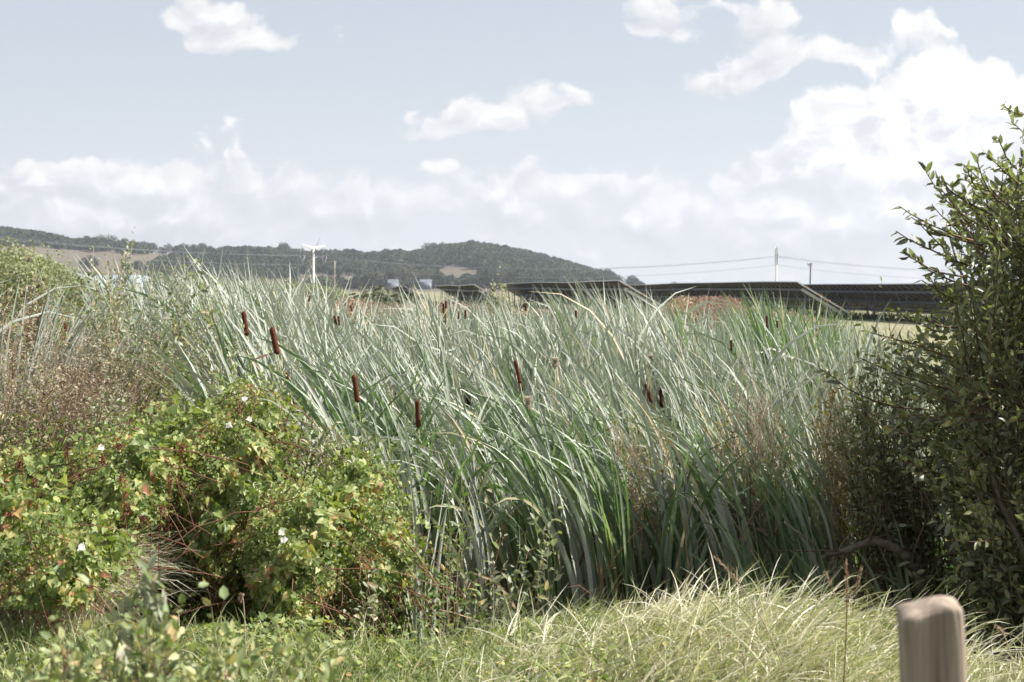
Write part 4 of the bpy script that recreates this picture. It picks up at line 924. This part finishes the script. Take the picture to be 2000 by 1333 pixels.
# --- bindweed mounds: cascades of heart-shaped leaves
BW = [ # outline in the photo, depth, leaf count, label
 ([(-60, 1000), (30, 960), (120, 985), (190, 1050), (215, 1110), (180, 1165), (60, 1180), (-60, 1190)], 5.6, 1500, 'yellow-green bindweed mound at the lower left edge, nearest the camera'),
 ([(110, 900), (180, 850), (300, 840), (350, 905), (330, 1000), (250, 1070), (170, 1060), (120, 980)], 6.4, 1900, 'bindweed mound with hanging red dock tassels, left of the dark hollow'),
 ([(330, 830), (420, 790), (520, 850), (560, 950), (520, 1060), (430, 1130), (380, 1060), (350, 940)], 6.7, 2200, 'highest bindweed mound, right of the dark hollow, with white flowers above'),
 ([(430, 780), (470, 735), (520, 770), (560, 850), (480, 880), (420, 850)], 7.1, 700, 'tip of bindweed climbing up towards the cattail heads'),
 ([(500, 960), (600, 930), (660, 1010), (660, 1150), (600, 1215), (520, 1190), (470, 1100)], 6.3, 2100, 'bindweed curtain hanging over the bank in the middle left'),
 ([(640, 930), (700, 900), (770, 950), (800, 1060), (790, 1140), (700, 1160), (650, 1060)], 6.7, 1500, 'rightmost bindweed mound, next to the single pale cattail fan'),
 ([(-60, 890), (40, 870), (100, 920), (60, 985), (-60, 1000)], 6.6, 700, 'bindweed patch mixed with red dock at the left edge'),
 ([(230, 790), (300, 780), (390, 810), (380, 850), (260, 860), (210, 840)], 7.5, 160, 'low bindweed growing up into the grey-leaved saplings'),
 ([(-420, 1000), (-250, 900), (-90, 900), (-70, 1000), (-80, 1190), (-420, 1190)], 6.0, 1300, 'bindweed mound continuing past the left edge of the photo')]
FL = [(478, 779), (447, 831), (488, 818), (550, 1040), (198, 874), (555, 1055), (160, 1069)]
flowers_done = set()
for k_, (poly, Y, n_, lb) in enumerate(BW):
    n_ = int(n_*1.45)
    pa = np.array(poly, float); cx, cy = pa.mean(0); fx = at(cx, 565, Y+.2)[0]; foot = np.array([fx, Y+.2, float(gz(fx, Y+.2))]); root = empty('bindweed', foot)
    q = in_poly_points(poly, n_, 5, 5.001); pxx = pxof(q); pyy = pyof(q)
    lo, hi = pa[:, 1].min(), pa[:, 1].max(); tt = (pyy-lo)/(hi-lo); xx = (pxx-cx)/(np.ptp(pa[:, 0])/2)
    bulge = .55*np.sqrt(np.clip(1-xx**2*.8, 0, 1))*np.sin(np.clip(tt*.8+.15, 0, 1)*PI*.62)
    lump = .10*np.sin(pxx*.05+k_)*np.sin(pyy*.06)+.06*np.sin(pxx*.13)*np.sin(pyy*.11+2)
    Yd = Y+.35-bulge-lump+rng.exponential(.07, n_)
    P = at(pxx, pyy, Yd)
    out = np.array([0, -1, .0])+np.stack([xx*.5, 0*xx, .9-tt*.9], -1)+rng.normal(0, .45, (n_, 3))
    ax = np.stack([xx*.4+rng.normal(0, .5, n_), -.35+rng.normal(0, .4, n_), -.55+rng.normal(0, .45, n_)], -1)
    n_ = n_; big = rng.uniform(.016, .044, n_)*np.where(rng.random(n_) < .3, 1.25, 1)*(.85+.35*np.sin(pxx*.03+pyy*.02))
    g_ = Geo(); leaves(g_, P-foot, ax, out, big, big*.82, HEART, np.clip(rng.normal(.42, .28, n_)+.25*np.sin(pxx*.04+pyy*.05), 0, 1), curl=rng.uniform(-.1, .35, n_))
    # a second, looser and darker-lying layer behind, and little leaves of other herbs
    n2 = n_; s2 = rng.integers(0, n_, n2); P2 = P[s2]+np.stack([rng.normal(0, .06, n2), rng.uniform(.1, .5, n2), rng.normal(0, .06, n2)], -1)
    leaves(g_, P2-foot, rng.normal(0, 1, (n2, 3))-[0, 0, .5], rng.normal(0, .6, (n2, 3))+[0, 0, .6], big[s2], big[s2]*.8, HEART, rng.random(n2)*.7)
    g_.build('foliage', M['bindweed'], root)
    g_ = Geo(); ns = 70; a = P[rng.integers(0, n_, ns)]; b = a+np.stack([rng.normal(0, .25, ns), rng.normal(0, .1, ns), rng.uniform(-.5, -.05, ns)], -1)
    tubes(g_, curves(a, b, 8, .15, .08)-foot, np.full((ns, 8), .0016)*rng.uniform(.7, 2, (ns, 1)), 4, cap=False); g_.build('stems', M['redtwig'], root)
    for f_ in FL:
        if f_ in flowers_done or not inpoly(np.array([f_[0]]), np.array([f_[1]]), poly)[0]: continue
        flowers_done.add(f_); c_ = at(f_[0], f_[1], Y-.28); g_ = Geo(); m_ = 20; aa = np.linspace(0, 2*PI, m_, endpoint=False)
        rings = []
        for (rr, hh) in ((.002, -.030), (.005, -.016), (.011, -.006), (.016, .002+0*aa)):
            wv_ = .003*np.sin(aa*5) if rr > .015 else 0; rr = rr*(1+(.12*np.sin(aa*5+1) if rr > .01 else 0)); rings.append(np.stack([rr*np.cos(aa), rr*np.sin(aa), hh+wv_+0*aa], -1))
        V = np.concatenate(rings); tz = norm(np.array([[rng.normal(.2, .8), -.8, rng.uniform(.1, 1.6)]]))[0]; ux = norm(np.cross([[0, 0, 1.]], tz[None]))[0]; uy = np.cross(tz, ux)
        V = V@np.stack([ux, uy, tz]); F = [[r_*m_+i_, r_*m_+(i_+1) % m_, (r_+1)*m_+(i_+1) % m_, (r_+1)*m_+i_] for r_ in range(3) for i_ in range(m_)]
        g_.add(V+c_-foot, F, .5); g_.build('flower', M['flower'], root)
    tag(root, lb, 'climbing plant')
# dark stems of the hollow and twig tangle behind the mounds, herbs between
g_ = Geo(); n_ = 260; S = at(rng.uniform(-50, 800, n_), rng.uniform(1050, 1250, n_), rng.uniform(6.8, 7.6, n_)); E = S+np.stack([rng.normal(0, .2, n_), rng.normal(0, .1, n_), rng.uniform(.2, .8, n_)], -1)
tubes(g_, curves(S, E, 6, .1, .1), np.full((n_, 6), .002)*rng.uniform(.5, 1.6, (n_, 1)), 4, cap=False); tag(g_.build('undergrowth', M['twig']), 'brown twig tangle in the dark hollow under the bindweed', 'undergrowth', kind='stuff')
g_ = Geo(); n_ = 15000; pq = rng.uniform(-80, 860, n_); Yq = rng.uniform(6.9, 8.3, n_); tt = np.interp(pq, [-80, 150, 320, 450, 560, 700, 860], [800, 820, 800, 850, 920, 980, 1120]); yq = rng.uniform(0, 1, n_)*(1230-tt)+tt
P = at(pq, yq, Yq); leaves(g_, P, rng.normal(0, 1, P.shape), rng.normal(0, .6, P.shape)+[0, -.3, .7], rng.uniform(.02, .05, n_), rng.uniform(.01, .022, n_), OVAL)
tag(g_.build('undergrowth', M['greenleaf']), 'mixed small green leaves filling behind the bindweed', 'undergrowth', kind='stuff')

# --- red dock stalks
DK = [(250, 930, 6.1), (235, 985, 6.0), (262, 1010, 6.0), (288, 990, 6.05), (305, 930, 6.1), (150, 880, 6.4), (60, 900, 6.3), (25, 940, 6.2), (40, 985, 6.0), (5, 900, 6.3), (90, 940, 6.2), (210, 870, 6.4), (180, 895, 6.3), (330, 870, 6.4)]
for k_, (px, py, Y) in enumerate(DK):
    T_ = at(px+rng.uniform(-30, 30), py-30, Y); F_ = np.array(foot_at(px+rng.uniform(-20, 20), Y+.75)); root = empty('dock_stalk', F_)
    E = T_+np.array([rng.uniform(-.12, .12), -.05, -.10]); t = np.linspace(0, 1, 12)[:, None]; P = (1-t)**2*F_+2*t*(1-t)*(T_+[0, 0, .12])+t*t*E
    g_ = Geo(); tubes(g_, (P-F_)[None], np.linspace(.0035, .0012, 12)[None], 5); g_.build('stem', M['redtwig'], root)
    Q, Tn = leaf_spots(P[None], 190, .45, 1); Q = Q+rng.normal(0, .008, Q.shape); g_ = Geo(); leaves(g_, Q-F_, rng.normal(0, 1, Q.shape), rng.normal(0, 1, Q.shape), np.full(len(Q), .009), np.full(len(Q), .008), SMALL); g_.build('seeds', M['dock'], root)
    tag(root, 'dark red dock stalk heavy with seeds arching out of the bindweed at the left', 'dock plant', 'red dock stalks')

# --- the single pale cattail fan standing forward at the left end of the bed, brown at its foot
fx = foot_at(822, 7.15); g_ = Geo(); nb = 17; B_ = np.array(fx)+np.concatenate([rng.normal(0, .03, (nb, 2)), np.zeros((nb, 1))], 1); root = empty('cattail_plant', fx)
bd = rng.uniform(.02, .35, nb); blades(g_, B_-np.array(fx), rng.uniform(.8, 1.42, nb), rng.choice([0, PI], nb)+rng.normal(0, .5, nb), rng.uniform(0, .16, nb), bd, rng.uniform(.02, .03, nb), 12, rnd=rng.uniform(.4, .9, nb), vee=.2)
g_.build('blade_fan', M['cattail'], root); g_ = Geo(); nb = 16; blades(g_, rng.normal(0, .05, (nb, 3))*[1, 1, 0], rng.uniform(.15, .45, nb), rng.uniform(0, 6, nb), rng.uniform(0, .9, nb), rng.uniform(0, 1.4, nb), rng.uniform(.018, .03, nb), 6, vee=.2); g_.build('dead_sheaths', M['dead'], root)
tag(root, 'pale upright fan of cattail blades with brown foot, standing forward beside the bindweed', 'cattail')
# --- herb stems with grey leaves before the bed
for k_, (px, py, Y) in enumerate([(905, 960, 6.6), (960, 1090, 6.3), (1030, 1080, 6.4), (1075, 1020, 6.4), (880, 1040, 6.5), (990, 1130, 6.2), (930, 1130, 6.2), (720, 1130, 6.1)]):
    tp_ = at(px+rng.normal(0, 18, 6), py+rng.uniform(0, 90, 6), Y+rng.normal(0, .12, 6)); tp_[0] = at(px, py, Y)
    rods('herb', foot_at(px-15, Y), tp_, 'straggly herb with sparse grey-green leaves in front of the reed bed', 'plant', 'straggly herbs before the bed', M['sapling'] if k_ % 2 else M['greenleaf'], M['paletwig'], 9, .040, .017, .15, sub=3, subl=.12, rad=.0025, up=.03)

# --- scrub between the bed and the willow: fine brown twigs, small yellowing leaves
SCR = [(1720, 7.9, [(1560, 860), (1600, 760), (1680, 700), (1760, 760), (1780, 950), (1700, 1030), (1600, 1000)], 34, M['yellowleaf'], 'brown-leaved scrubby bush between the reed bed and the willow', .028, .012),
       (1830, 7.6, [(1640, 760), (1700, 650), (1800, 680), (1850, 850), (1800, 1000), (1650, 980), (1610, 860)], 64, M['willow'], 'olive scrubby bush touching the left side of the willow', .042, .017),
       (1450, 8.4, [(1370, 860), (1420, 780), (1500, 800), (1560, 880), (1520, 980), (1400, 980)], 30, M['yellowleaf'], 'thin bush with yellow leaves in the right part of the reed bed', .022, .010),
       (1620, 8.6, [(1560, 780), (1640, 760), (1720, 800), (1720, 900), (1580, 900)], 26, M['yellowleaf'], 'yellow-flecked thin bush behind the brown scrubby one', .022, .011),
       (1760, 7.9, [(1590, 960), (1680, 930), (1780, 960), (1820, 1030), (1700, 1010)], 20, M['brownleaf'], 'low brown scrub above the arching dead branch', .024, .010),
       (1290, 8.2, [(1190, 830), (1250, 800), (1330, 830), (1340, 900), (1220, 900)], 14, M['yellowleaf'], 'sparse twiggy bush with small yellow leaves near the pair of heads', .018, .009)]
for (px, Y, poly, n_, mt, lb, L_, W_) in SCR:
    rods('scrub_bush', foot_at(px, Y), tips_in(poly, n_, Y-.4, Y+.4), lb, 'shrub', None, mt, M['twig'] if mt is not M['yellowleaf'] else M['paletwig'], 16, L_, W_, .3, sub=11, subl=.26, rad=.0045, up=.08, prob=.8, jit=.1)
rods('dead_bush', foot_at(1490, 8.0), tips_in([(1430, 720), (1500, 740), (1540, 800), (1560, 900), (1440, 880)], 16, 7.7, 8.4), 'bare pale-twigged dead bush standing in the reeds at the right', 'shrub', None, M['brownleaf'], M['paletwig'], 6, .014, .006, .5, sub=16, subl=.22, rad=.005, jit=.12, prob=.4)
for k_, (px, py, Y) in enumerate([(1225, 860, 8.0), (1480, 790, 8.6), (1640, 850, 7.9)]):
    rods('seeding_herb', foot_at(px, Y), at(px+rng.normal(0, 22, 14), py-25+rng.uniform(0, 60, 14), Y+rng.normal(0, .1, 14)), ['fine feathery seeding herb in the reeds, left of the pair of heads', 'pinkish feathery seeding herb in the reeds above the yellow-leaved bush', 'feathery seeding herb in the scrub near the willow'][k_], 'plant', None, M['tan'], M['paletwig'], 30, .012, .005, .4, sub=14, subl=.12, rad=.002, shape=SMALL)
# thin olive sapling before the panels
rods('sapling', foot_at(968, 26), tips_in([(935, 590), (950, 558), (975, 545), (995, 560), (1000, 600), (960, 610)], 34, 25.7, 26.3), 'thin olive sapling standing out in front of the solar panels', 'shrub', None, M['sapling'], M['twig'], 18, .07, .035, .3, sub=6, subl=.3, rad=.008, up=.02, prob=.7)
# arching dead branches over the pond
def branch(pts, r0, r1, label, name='fallen_branch'):
    P = np.array([at(*p) for p in pts]); tt = np.linspace(0, 1, len(P)); ti = np.linspace(0, 1, 34); Q = np.stack([np.interp(ti, tt, P[:, i_]) for i_ in range(3)], -1)
    for _ in range(3): Q[1:-1] = (Q[:-2]+Q[1:-1]+Q[2:])/3
    Q[1:-1] += rng.normal(0, .006, (32, 3)); f_ = Q[0].copy(); root = empty(name, f_); g_ = Geo(); tubes(g_, (Q-f_)[None], (np.linspace(r0, r1, 34)*(1+.06*np.sin(np.arange(34)*1.3)+rng.normal(0, .05, 34)))[None], 9); g_.build('limb', M['bark'], root)
    i_ = rng.integers(6, 33, 16); E = Q[i_]+rng.normal(0, .16, (16, 3)); g_ = Geo(); tubes(g_, curves(Q[i_], E, 6, .1, .1)-f_, np.linspace(.006, .0018, 6)[None]*np.ones((16, 1)), 4); g_.build('side_twigs', M['twig'], root)
    tag(root, label, 'branch')
branch([(1810, 1180, 7.3), (1790, 1110, 7.25), (1760, 1075, 7.2), (1710, 1055, 7.2), (1650, 1075, 7.3), (1600, 1090, 7.4)], .035, .014, 'thick dead branch arching over the dark pond under the willow')
branch([(1800, 1075, 7.7), (1740, 1040, 7.75), (1690, 1000, 7.8), (1660, 985, 7.8)], .016, .007, 'pale thin dead stick slanting above the arching branch')
branch([(1500, 1045, 7.7), (1440, 1010, 7.8), (1400, 985, 7.9)], .013, .007, 'short grey dead stick poking out of the dark rushes')
branch([(1880, 1215, 6.9), (1800, 1170, 6.9), (1700, 1190, 7.0), (1640, 1230, 7.0)], .018, .008, 'low dark branch lying along the edge of the pond')
branch([(1930, 1150, 7.1), (1880, 1120, 7.1), (1830, 1020, 7.2), (1790, 930, 7.3)], .014, .006, 'dark upright stem rising beside the arching branch')
# leaf litter on the ground under the willow
g_ = Geo(); n_ = 6000; pq = rng.uniform(1400, 2300, n_); Yq = rng.uniform(6.6, 9.2, n_); xq = (pq-1000)/2500*Yq; zq = gz(xq, Yq)+.004+rng.exponential(.03, n_); wat = ((xq-2.45)/1.25)**2+((Yq-8.1)/1.0)**2 < 1
P = np.stack([xq, Yq, zq], -1)[~wat]; leaves(g_, P, rng.normal(0, 1, P.shape)*[1, 1, .4], rng.normal(0, .5, P.shape)+[0, 0, 1], rng.uniform(.03, .06, len(P)), rng.uniform(.012, .025, len(P)))
tag(g_.build('fallen_leaves', M['brownleaf']), 'brown dead leaves on the wet ground under the willow', 'leaf litter', kind='stuff')

# ================================================================== THE BANK
def scatter_bank(n, plo, phi, Ylo, Yhi):
    Yq = rng.uniform(Ylo, Yhi, n); pq = rng.uniform(plo, phi, n); xq = (pq-1000)/2500*Yq; return xq, Yq, pq
# pale dry grass on the mound at the right
xq, Yq, pq = scatter_bank(92000, 850, 2500, 3.2, 7.0); kq = (Yq < bank_edge(xq)+.45) & (rng.random(len(xq)) < np.interp(pq, [850, 1000, 1150], [.12, .45, 1])*np.where(pq > 1890, .7, 1)); xq, Yq, pq = xq[kq], Yq[kq], pq[kq]; n_ = len(xq)
straw = .5+.28*np.sin(xq*2.1+1)*np.sin(Yq*2.7)+.22*np.sin(xq*5.3)*np.sin(Yq*4.1+1)
g_ = Geo(); blades(g_, np.stack([xq, Yq, gz(xq, Yq)], -1), (rng.gamma(5, .024, n_)*(.75+.6*np.clip(np.sin(xq*7.3+np.sin(Yq*5))*np.sin(Yq*6.1+xq*2), -.3, 1))).clip(.04, .36), rng.normal(-.6, 1.3, n_)+PI*.15, rng.uniform(0, .8, n_), rng.uniform(.2, 1.8, n_), rng.uniform(.0025, .0062, n_), 4, vee=0, rnd=np.clip(straw+rng.normal(.2, .28, n_), 0, 1), p=1.4)
tag(g_.build('grass', M['grass']), 'sunlit pale straw and green grass on the bank in front of the reeds', 'grass', kind='stuff')
n_ = 5200; pq = rng.normal(1420, 260, n_); Yq = rng.uniform(3.9, 5.75, n_); xq = (pq-1000)/2500*Yq
g_ = Geo(); blades(g_, np.stack([xq, Yq, gz(xq, Yq)], -1), rng.uniform(.18, .46, n_), rng.normal(-.5, 1.1, n_), rng.uniform(.3, 1.1, n_), rng.uniform(.3, 1.5, n_), rng.uniform(.003, .0065, n_), 6, vee=0, rnd=rng.uniform(.1, 1, n_), p=1.4)
tag(g_.build('dry_grass', M['grass']), 'long flopped straw grass heaped on the mound left of the post', 'dry grass', kind='stuff')
# greener grass left and under everything
xq, Yq, pq = scatter_bank(66000, -550, 1500, 2.7, 7.3); kq = (Yq < bank_edge(xq)+.9) & (rng.random(len(xq)) < np.interp(pq, [-150, 900, 1200, 1500], [1, 1, .45, .2])); xq, Yq = xq[kq], Yq[kq]; n_ = len(xq)
g_ = Geo(); blades(g_, np.stack([xq, Yq, gz(xq, Yq)], -1), rng.gamma(6, .02, n_).clip(.04, .28), rng.uniform(0, 6.3, n_), rng.uniform(0, .6, n_), rng.uniform(.2, 1.6, n_), rng.uniform(.0025, .006, n_), 4, vee=0)
tag(g_.build('grass', M['grassgreen']), 'fresh green grass at the foot of the bindweed', 'grass', kind='stuff')
# low leafy weeds
xq, Yq, pq = scatter_bank(34000, -550, 1750, 3.0, 6.9); pt = np.sin(xq*3.1+Yq)*np.sin(Yq*2.3-xq) ; kq = (Yq < bank_edge(xq)+.7) & (rng.random(len(xq)) < np.interp(pq, [-150, 450, 1050, 1250, 1750], [.5, 1, 1, .45, .10])) & ((pt > -.25) | (rng.random(len(xq)) < .3)); xq, Yq = xq[kq], Yq[kq]; n_ = len(xq)
hgt = rng.uniform(.01, .17, n_)*(.7+.5*np.sin(xq*2.3)*np.sin(Yq*3))
P = np.stack([xq, Yq, gz(xq, Yq)+np.abs(hgt)], -1); bg_ = rng.uniform(.012, .045, n_)
g_ = Geo(); leaves(g_, P, rng.normal(0, 1, P.shape)*[1, 1, .4], rng.normal(0, .45, P.shape)+[0, -.1, 1], bg_, bg_*.7, HEART, np.clip(rng.normal(.4, .28, n_), 0, 1))
tag(g_.build('ground_cover', M['bindweed']), 'low leafy green weeds creeping over the bank', 'ground cover', kind='stuff')
# tall dry grass stalks on the bank
for k_, (b, m, e, Y, lb) in enumerate([((1560, 1330), (1500, 1180), (1398, 1090), 4.6, 'longest arching dry grass stalk, bending left above the bank'), ((1640, 1330), (1660, 1200), (1652, 1100), 4.4, 'reddish dry stalk standing upright left of the wooden post'), ((1640, 1200), (1632, 1150), (1612, 1120), 5.6, 'short red-brown stem at the bank edge'), ((1655, 1250), (1665, 1180), (1682, 1112), 5.4, 'straw stem leaning right between the two red-brown ones'),
                                       ((1990, 1270), (1975, 1240), (1948, 1225), 5.0, 'thin curved stem right of the wooden post'), ((480, 1210), (478, 1130), (470, 1170), 5.2, 'pale bent grass stalk in the gap under the bindweed'), ((60, 1345), (20, 1300), (-10, 1330), 3.1, 'blurred pale dry stalk at the bottom left corner'), ((125, 1345), (122, 1300), (128, 1272), 3.0, 'blurred pale dry stem near the bottom left corner')]):
    P0, P1, P2 = at(*b, Y), at(*m, Y), at(*e, Y); f_ = P0.copy(); gz0 = float(gz(P0[0], P0[1])); f_[2] = min(gz0, P0[2]); t = np.linspace(0, 1, 14)[:, None]; P = (1-t)**2*f_+2*t*(1-t)*P1+t*t*P2
    root = empty('grass_stalk', f_); g_ = Geo(); tubes(g_, (P-f_)[None], np.linspace(.0032, .0012, 14)[None]*(2.2 if Y < 3.5 else 1), 5); g_.build('stem', M['redtwig'] if 'red' in lb else M['paletwig'], root)
    Q, Tn = leaf_spots(P[None], 90, .72, 1); g_ = Geo(); leaves(g_, Q+rng.normal(0, .003, Q.shape)-f_, Tn+rng.normal(0, .25, Q.shape), rng.normal(0, 1, Q.shape), np.full(len(Q), .016), np.full(len(Q), .003), SMALL); g_.build('seeds', M['tan'], root)
    tag(root, lb, 'grass stalk')

# ================================================================== BLURRED SHRUB IN FRONT WITH RED BERRIES
FS = [(285, 3.0, [(190, 1180), (250, 1140), (290, 1110), (330, 1160), (370, 1210), (400, 1260), (440, 1340), (180, 1340)], 44, 'blurred shrub with red berries, tallest at the lower left'),
      (120, 2.9, [(-20, 1290), (60, 1262), (150, 1230), (210, 1260), (230, 1340), (-20, 1340)], 34, 'blurred low shrub in the bottom left corner'),
      (450, 3.1, [(380, 1280), (430, 1232), (500, 1256), (560, 1300), (580, 1340), (370, 1340)], 34, 'blurred low shrub right of the one with the tall shoot'),
      (600, 3.2, [(520, 1290), (580, 1240), (650, 1290), (660, 1345), (520, 1345)], 16, 'blurred low leafy sprigs at the bottom, right end of the berry shrubs')]
for (px, Y, poly, n_, lb) in FS:
    root, Cn = rods('berry_shrub', foot_at(px, Y), tips_in(poly, int(n_*.75), Y-.3, Y+.3)-[0, 0, .035], lb, 'shrub', None, M['frontleaf'], M['twig'], 12, .027, .0135, .4, sub=8, subl=.12, rad=.0024, up=.03, spread=.75)
    if px < 500:
        Q, T = leaf_spots(Cn, 1, .6, .95, .3); Q = Q[:10]
        for q in Q:
            g_ = Geo(); zz = np.linspace(-1, 1, 7); rr = .0045*np.sqrt(np.maximum(1-zz**2, .02)); P = np.array(q-np.array(root.location))+np.stack([0*zz, 0*zz, zz*.0055], -1)+[.008, -.01, -.006]
            tubes(g_, P[None], rr[None], 8); g_.build('berry', M['berry'], root)
a_ = np.array([(292, 1112), (300, 1135), (278, 1140), (262, 1165), (320, 1150), (244, 1190)], float)
rods('berry_shrub', foot_at(292, 2.95), at(a_[:, 0], a_[:, 1], 2.95+0*a_[:, 0]), 'upright blurred shoot with long pale leaves above the berry shrub', 'shrub', None, M['sapling'], M['twig'], 22, .042, .016, .55, rad=.0035, up=.0, spread=.55)

# ================================================================== WOODEN POST
pmat = bpy.data.materials.new('weathered_wood'); pmat.use_nodes = True; t = NT(pmat.node_tree); pb = pmat.node_tree.nodes['Principled BSDF']
tc = t.new('ShaderNodeTexCoord'); mp = t.new('ShaderNodeMapping'); t.put(mp.inputs[0], tc.outputs['Object']); mp.inputs['Scale'].default_value = (26, 26, 1.6)
g1 = t.noise(mp.outputs[0], 1.6, 8, .65, dist=.6); g2 = t.noise(tc.outputs['Object'], 14, 5, .6)
c_ = t.ramp(g1, [(.28, (.10, .07, .05)), (.42, (.25, .19, .14)), (.6, (.35, .28, .215)), (.8, (.43, .355, .28))]); c_ = t.mix(t.mr(g2, .55, .75, 0, .45), c_, (.20, .16, .12, 1))
t.put(pb.inputs['Base Color'], c_); pb.inputs['Roughness'].default_value = .9; b_ = t.new('ShaderNodeBump'); t.put(b_.inputs['Height'], g1); b_.inputs['Strength'].default_value = .6; b_.inputs['Distance'].default_value = .006; t.l.new(b_.outputs[0], pb.inputs['Normal'])
pf = at(1860, 1180, 2.0); f_ = np.array([pf[0]+.01, 2.0, 0.0]); Hp = float(pf[2]); g_ = Geo(); K = 60; m_ = 120
rows = []
for k_ in range(K):
    h = k_/(K-1); zz = (-.15+h*1.25*(Hp+.10)) if h < .8 else Hp-.05+(h-.8)/.2*.05; top = max(0, (zz-(Hp-.010))/.010); hw = .0455; hd = .045
    a = np.linspace(0, 2*PI, m_, endpoint=False)+PI/4; e = .22
    x = np.sign(np.cos(a))*np.abs(np.cos(a))**e*hw; y = np.sign(np.sin(a))*np.abs(np.sin(a))**e*hd
    sh = math.sqrt(max(0, 1-top**2))*.05+.95; x, y = x*sh, y*sh; ro = R(-9); x, y = x*math.cos(ro)-y*math.sin(ro), x*math.sin(ro)+y*math.cos(ro)
    nz_ = 1+.018*np.sin(a*5+h*3)+.012*np.sin(a*11+h*5)-.13*np.exp(-((a-4.60-.10*h)/.05)**2)-.07*np.exp(-((a-4.25+.05*h)/.04)**2)-.05*np.exp(-((a-5.05)/.03)**2); x, y = x*nz_, y*nz_
    zt = zz+(.010*(x/.05)-.005*np.clip(np.abs(x)/.05, 0, 1.2)**4+.0015*np.sin(x*90)+.002*np.cos(y*70))*(1 if zz > Hp-.12 else 0)*min(1, max(0, (zz-Hp+.12)/.08))
    rows.append(np.stack([x-.014*h*0+(.012-.012*h)*1, y, zt], -1))
V = np.concatenate(rows); F = [[k_*m_+i_, k_*m_+(i_+1) % m_, (k_+1)*m_+(i_+1) % m_, (k_+1)*m_+i_] for k_ in range(K-1) for i_ in range(m_)]
tc_ = rows[-1].mean(0)+[0, 0, .004]; V = np.concatenate([V, rows[-1]*[.5, .5, 0]+[0, 0, 0]+np.stack([0*rows[-1][:, 0], 0*rows[-1][:, 0], rows[-1][:, 2]+.004], -1), tc_[None]])
F += [[(K-1)*m_+i_, (K-1)*m_+(i_+1) % m_, K*m_+(i_+1) % m_, K*m_+i_] for i_ in range(m_)]
g_.add(V, F); g_.F.append((np.array([[K*m_+i_, K*m_+(i_+1) % m_, (K+1)*m_] for i_ in range(m_)]), 0))
po = g_.build('wooden_post', pmat); po.location = f_; po.rotation_euler = (0, R(-2.5), 0); tag(po, 'blurred weathered wooden post with a rounded top at the lower right', 'post')

# ================================================================== HAZE
hm = bpy.data.materials.new('haze'); hm.use_nodes = True; t = NT(hm.node_tree); hm.node_tree.nodes.clear()
pv = t.new('ShaderNodeVolumePrincipled'); pv.inputs['Color'].default_value = (.80, .86, .95, 1); pv.inputs['Density'].default_value = .00012; pv.inputs['Anisotropy'].default_value = .3
o = t.new('ShaderNodeOutputMaterial'); t.l.new(pv.outputs[0], o.inputs['Volume'])
g_ = Geo(); box(g_, (0, 1500, 100), (5300, 3100, 206)); h_ = g_.build('haze', hm, smooth=False); tag(h_, kind='stuff')
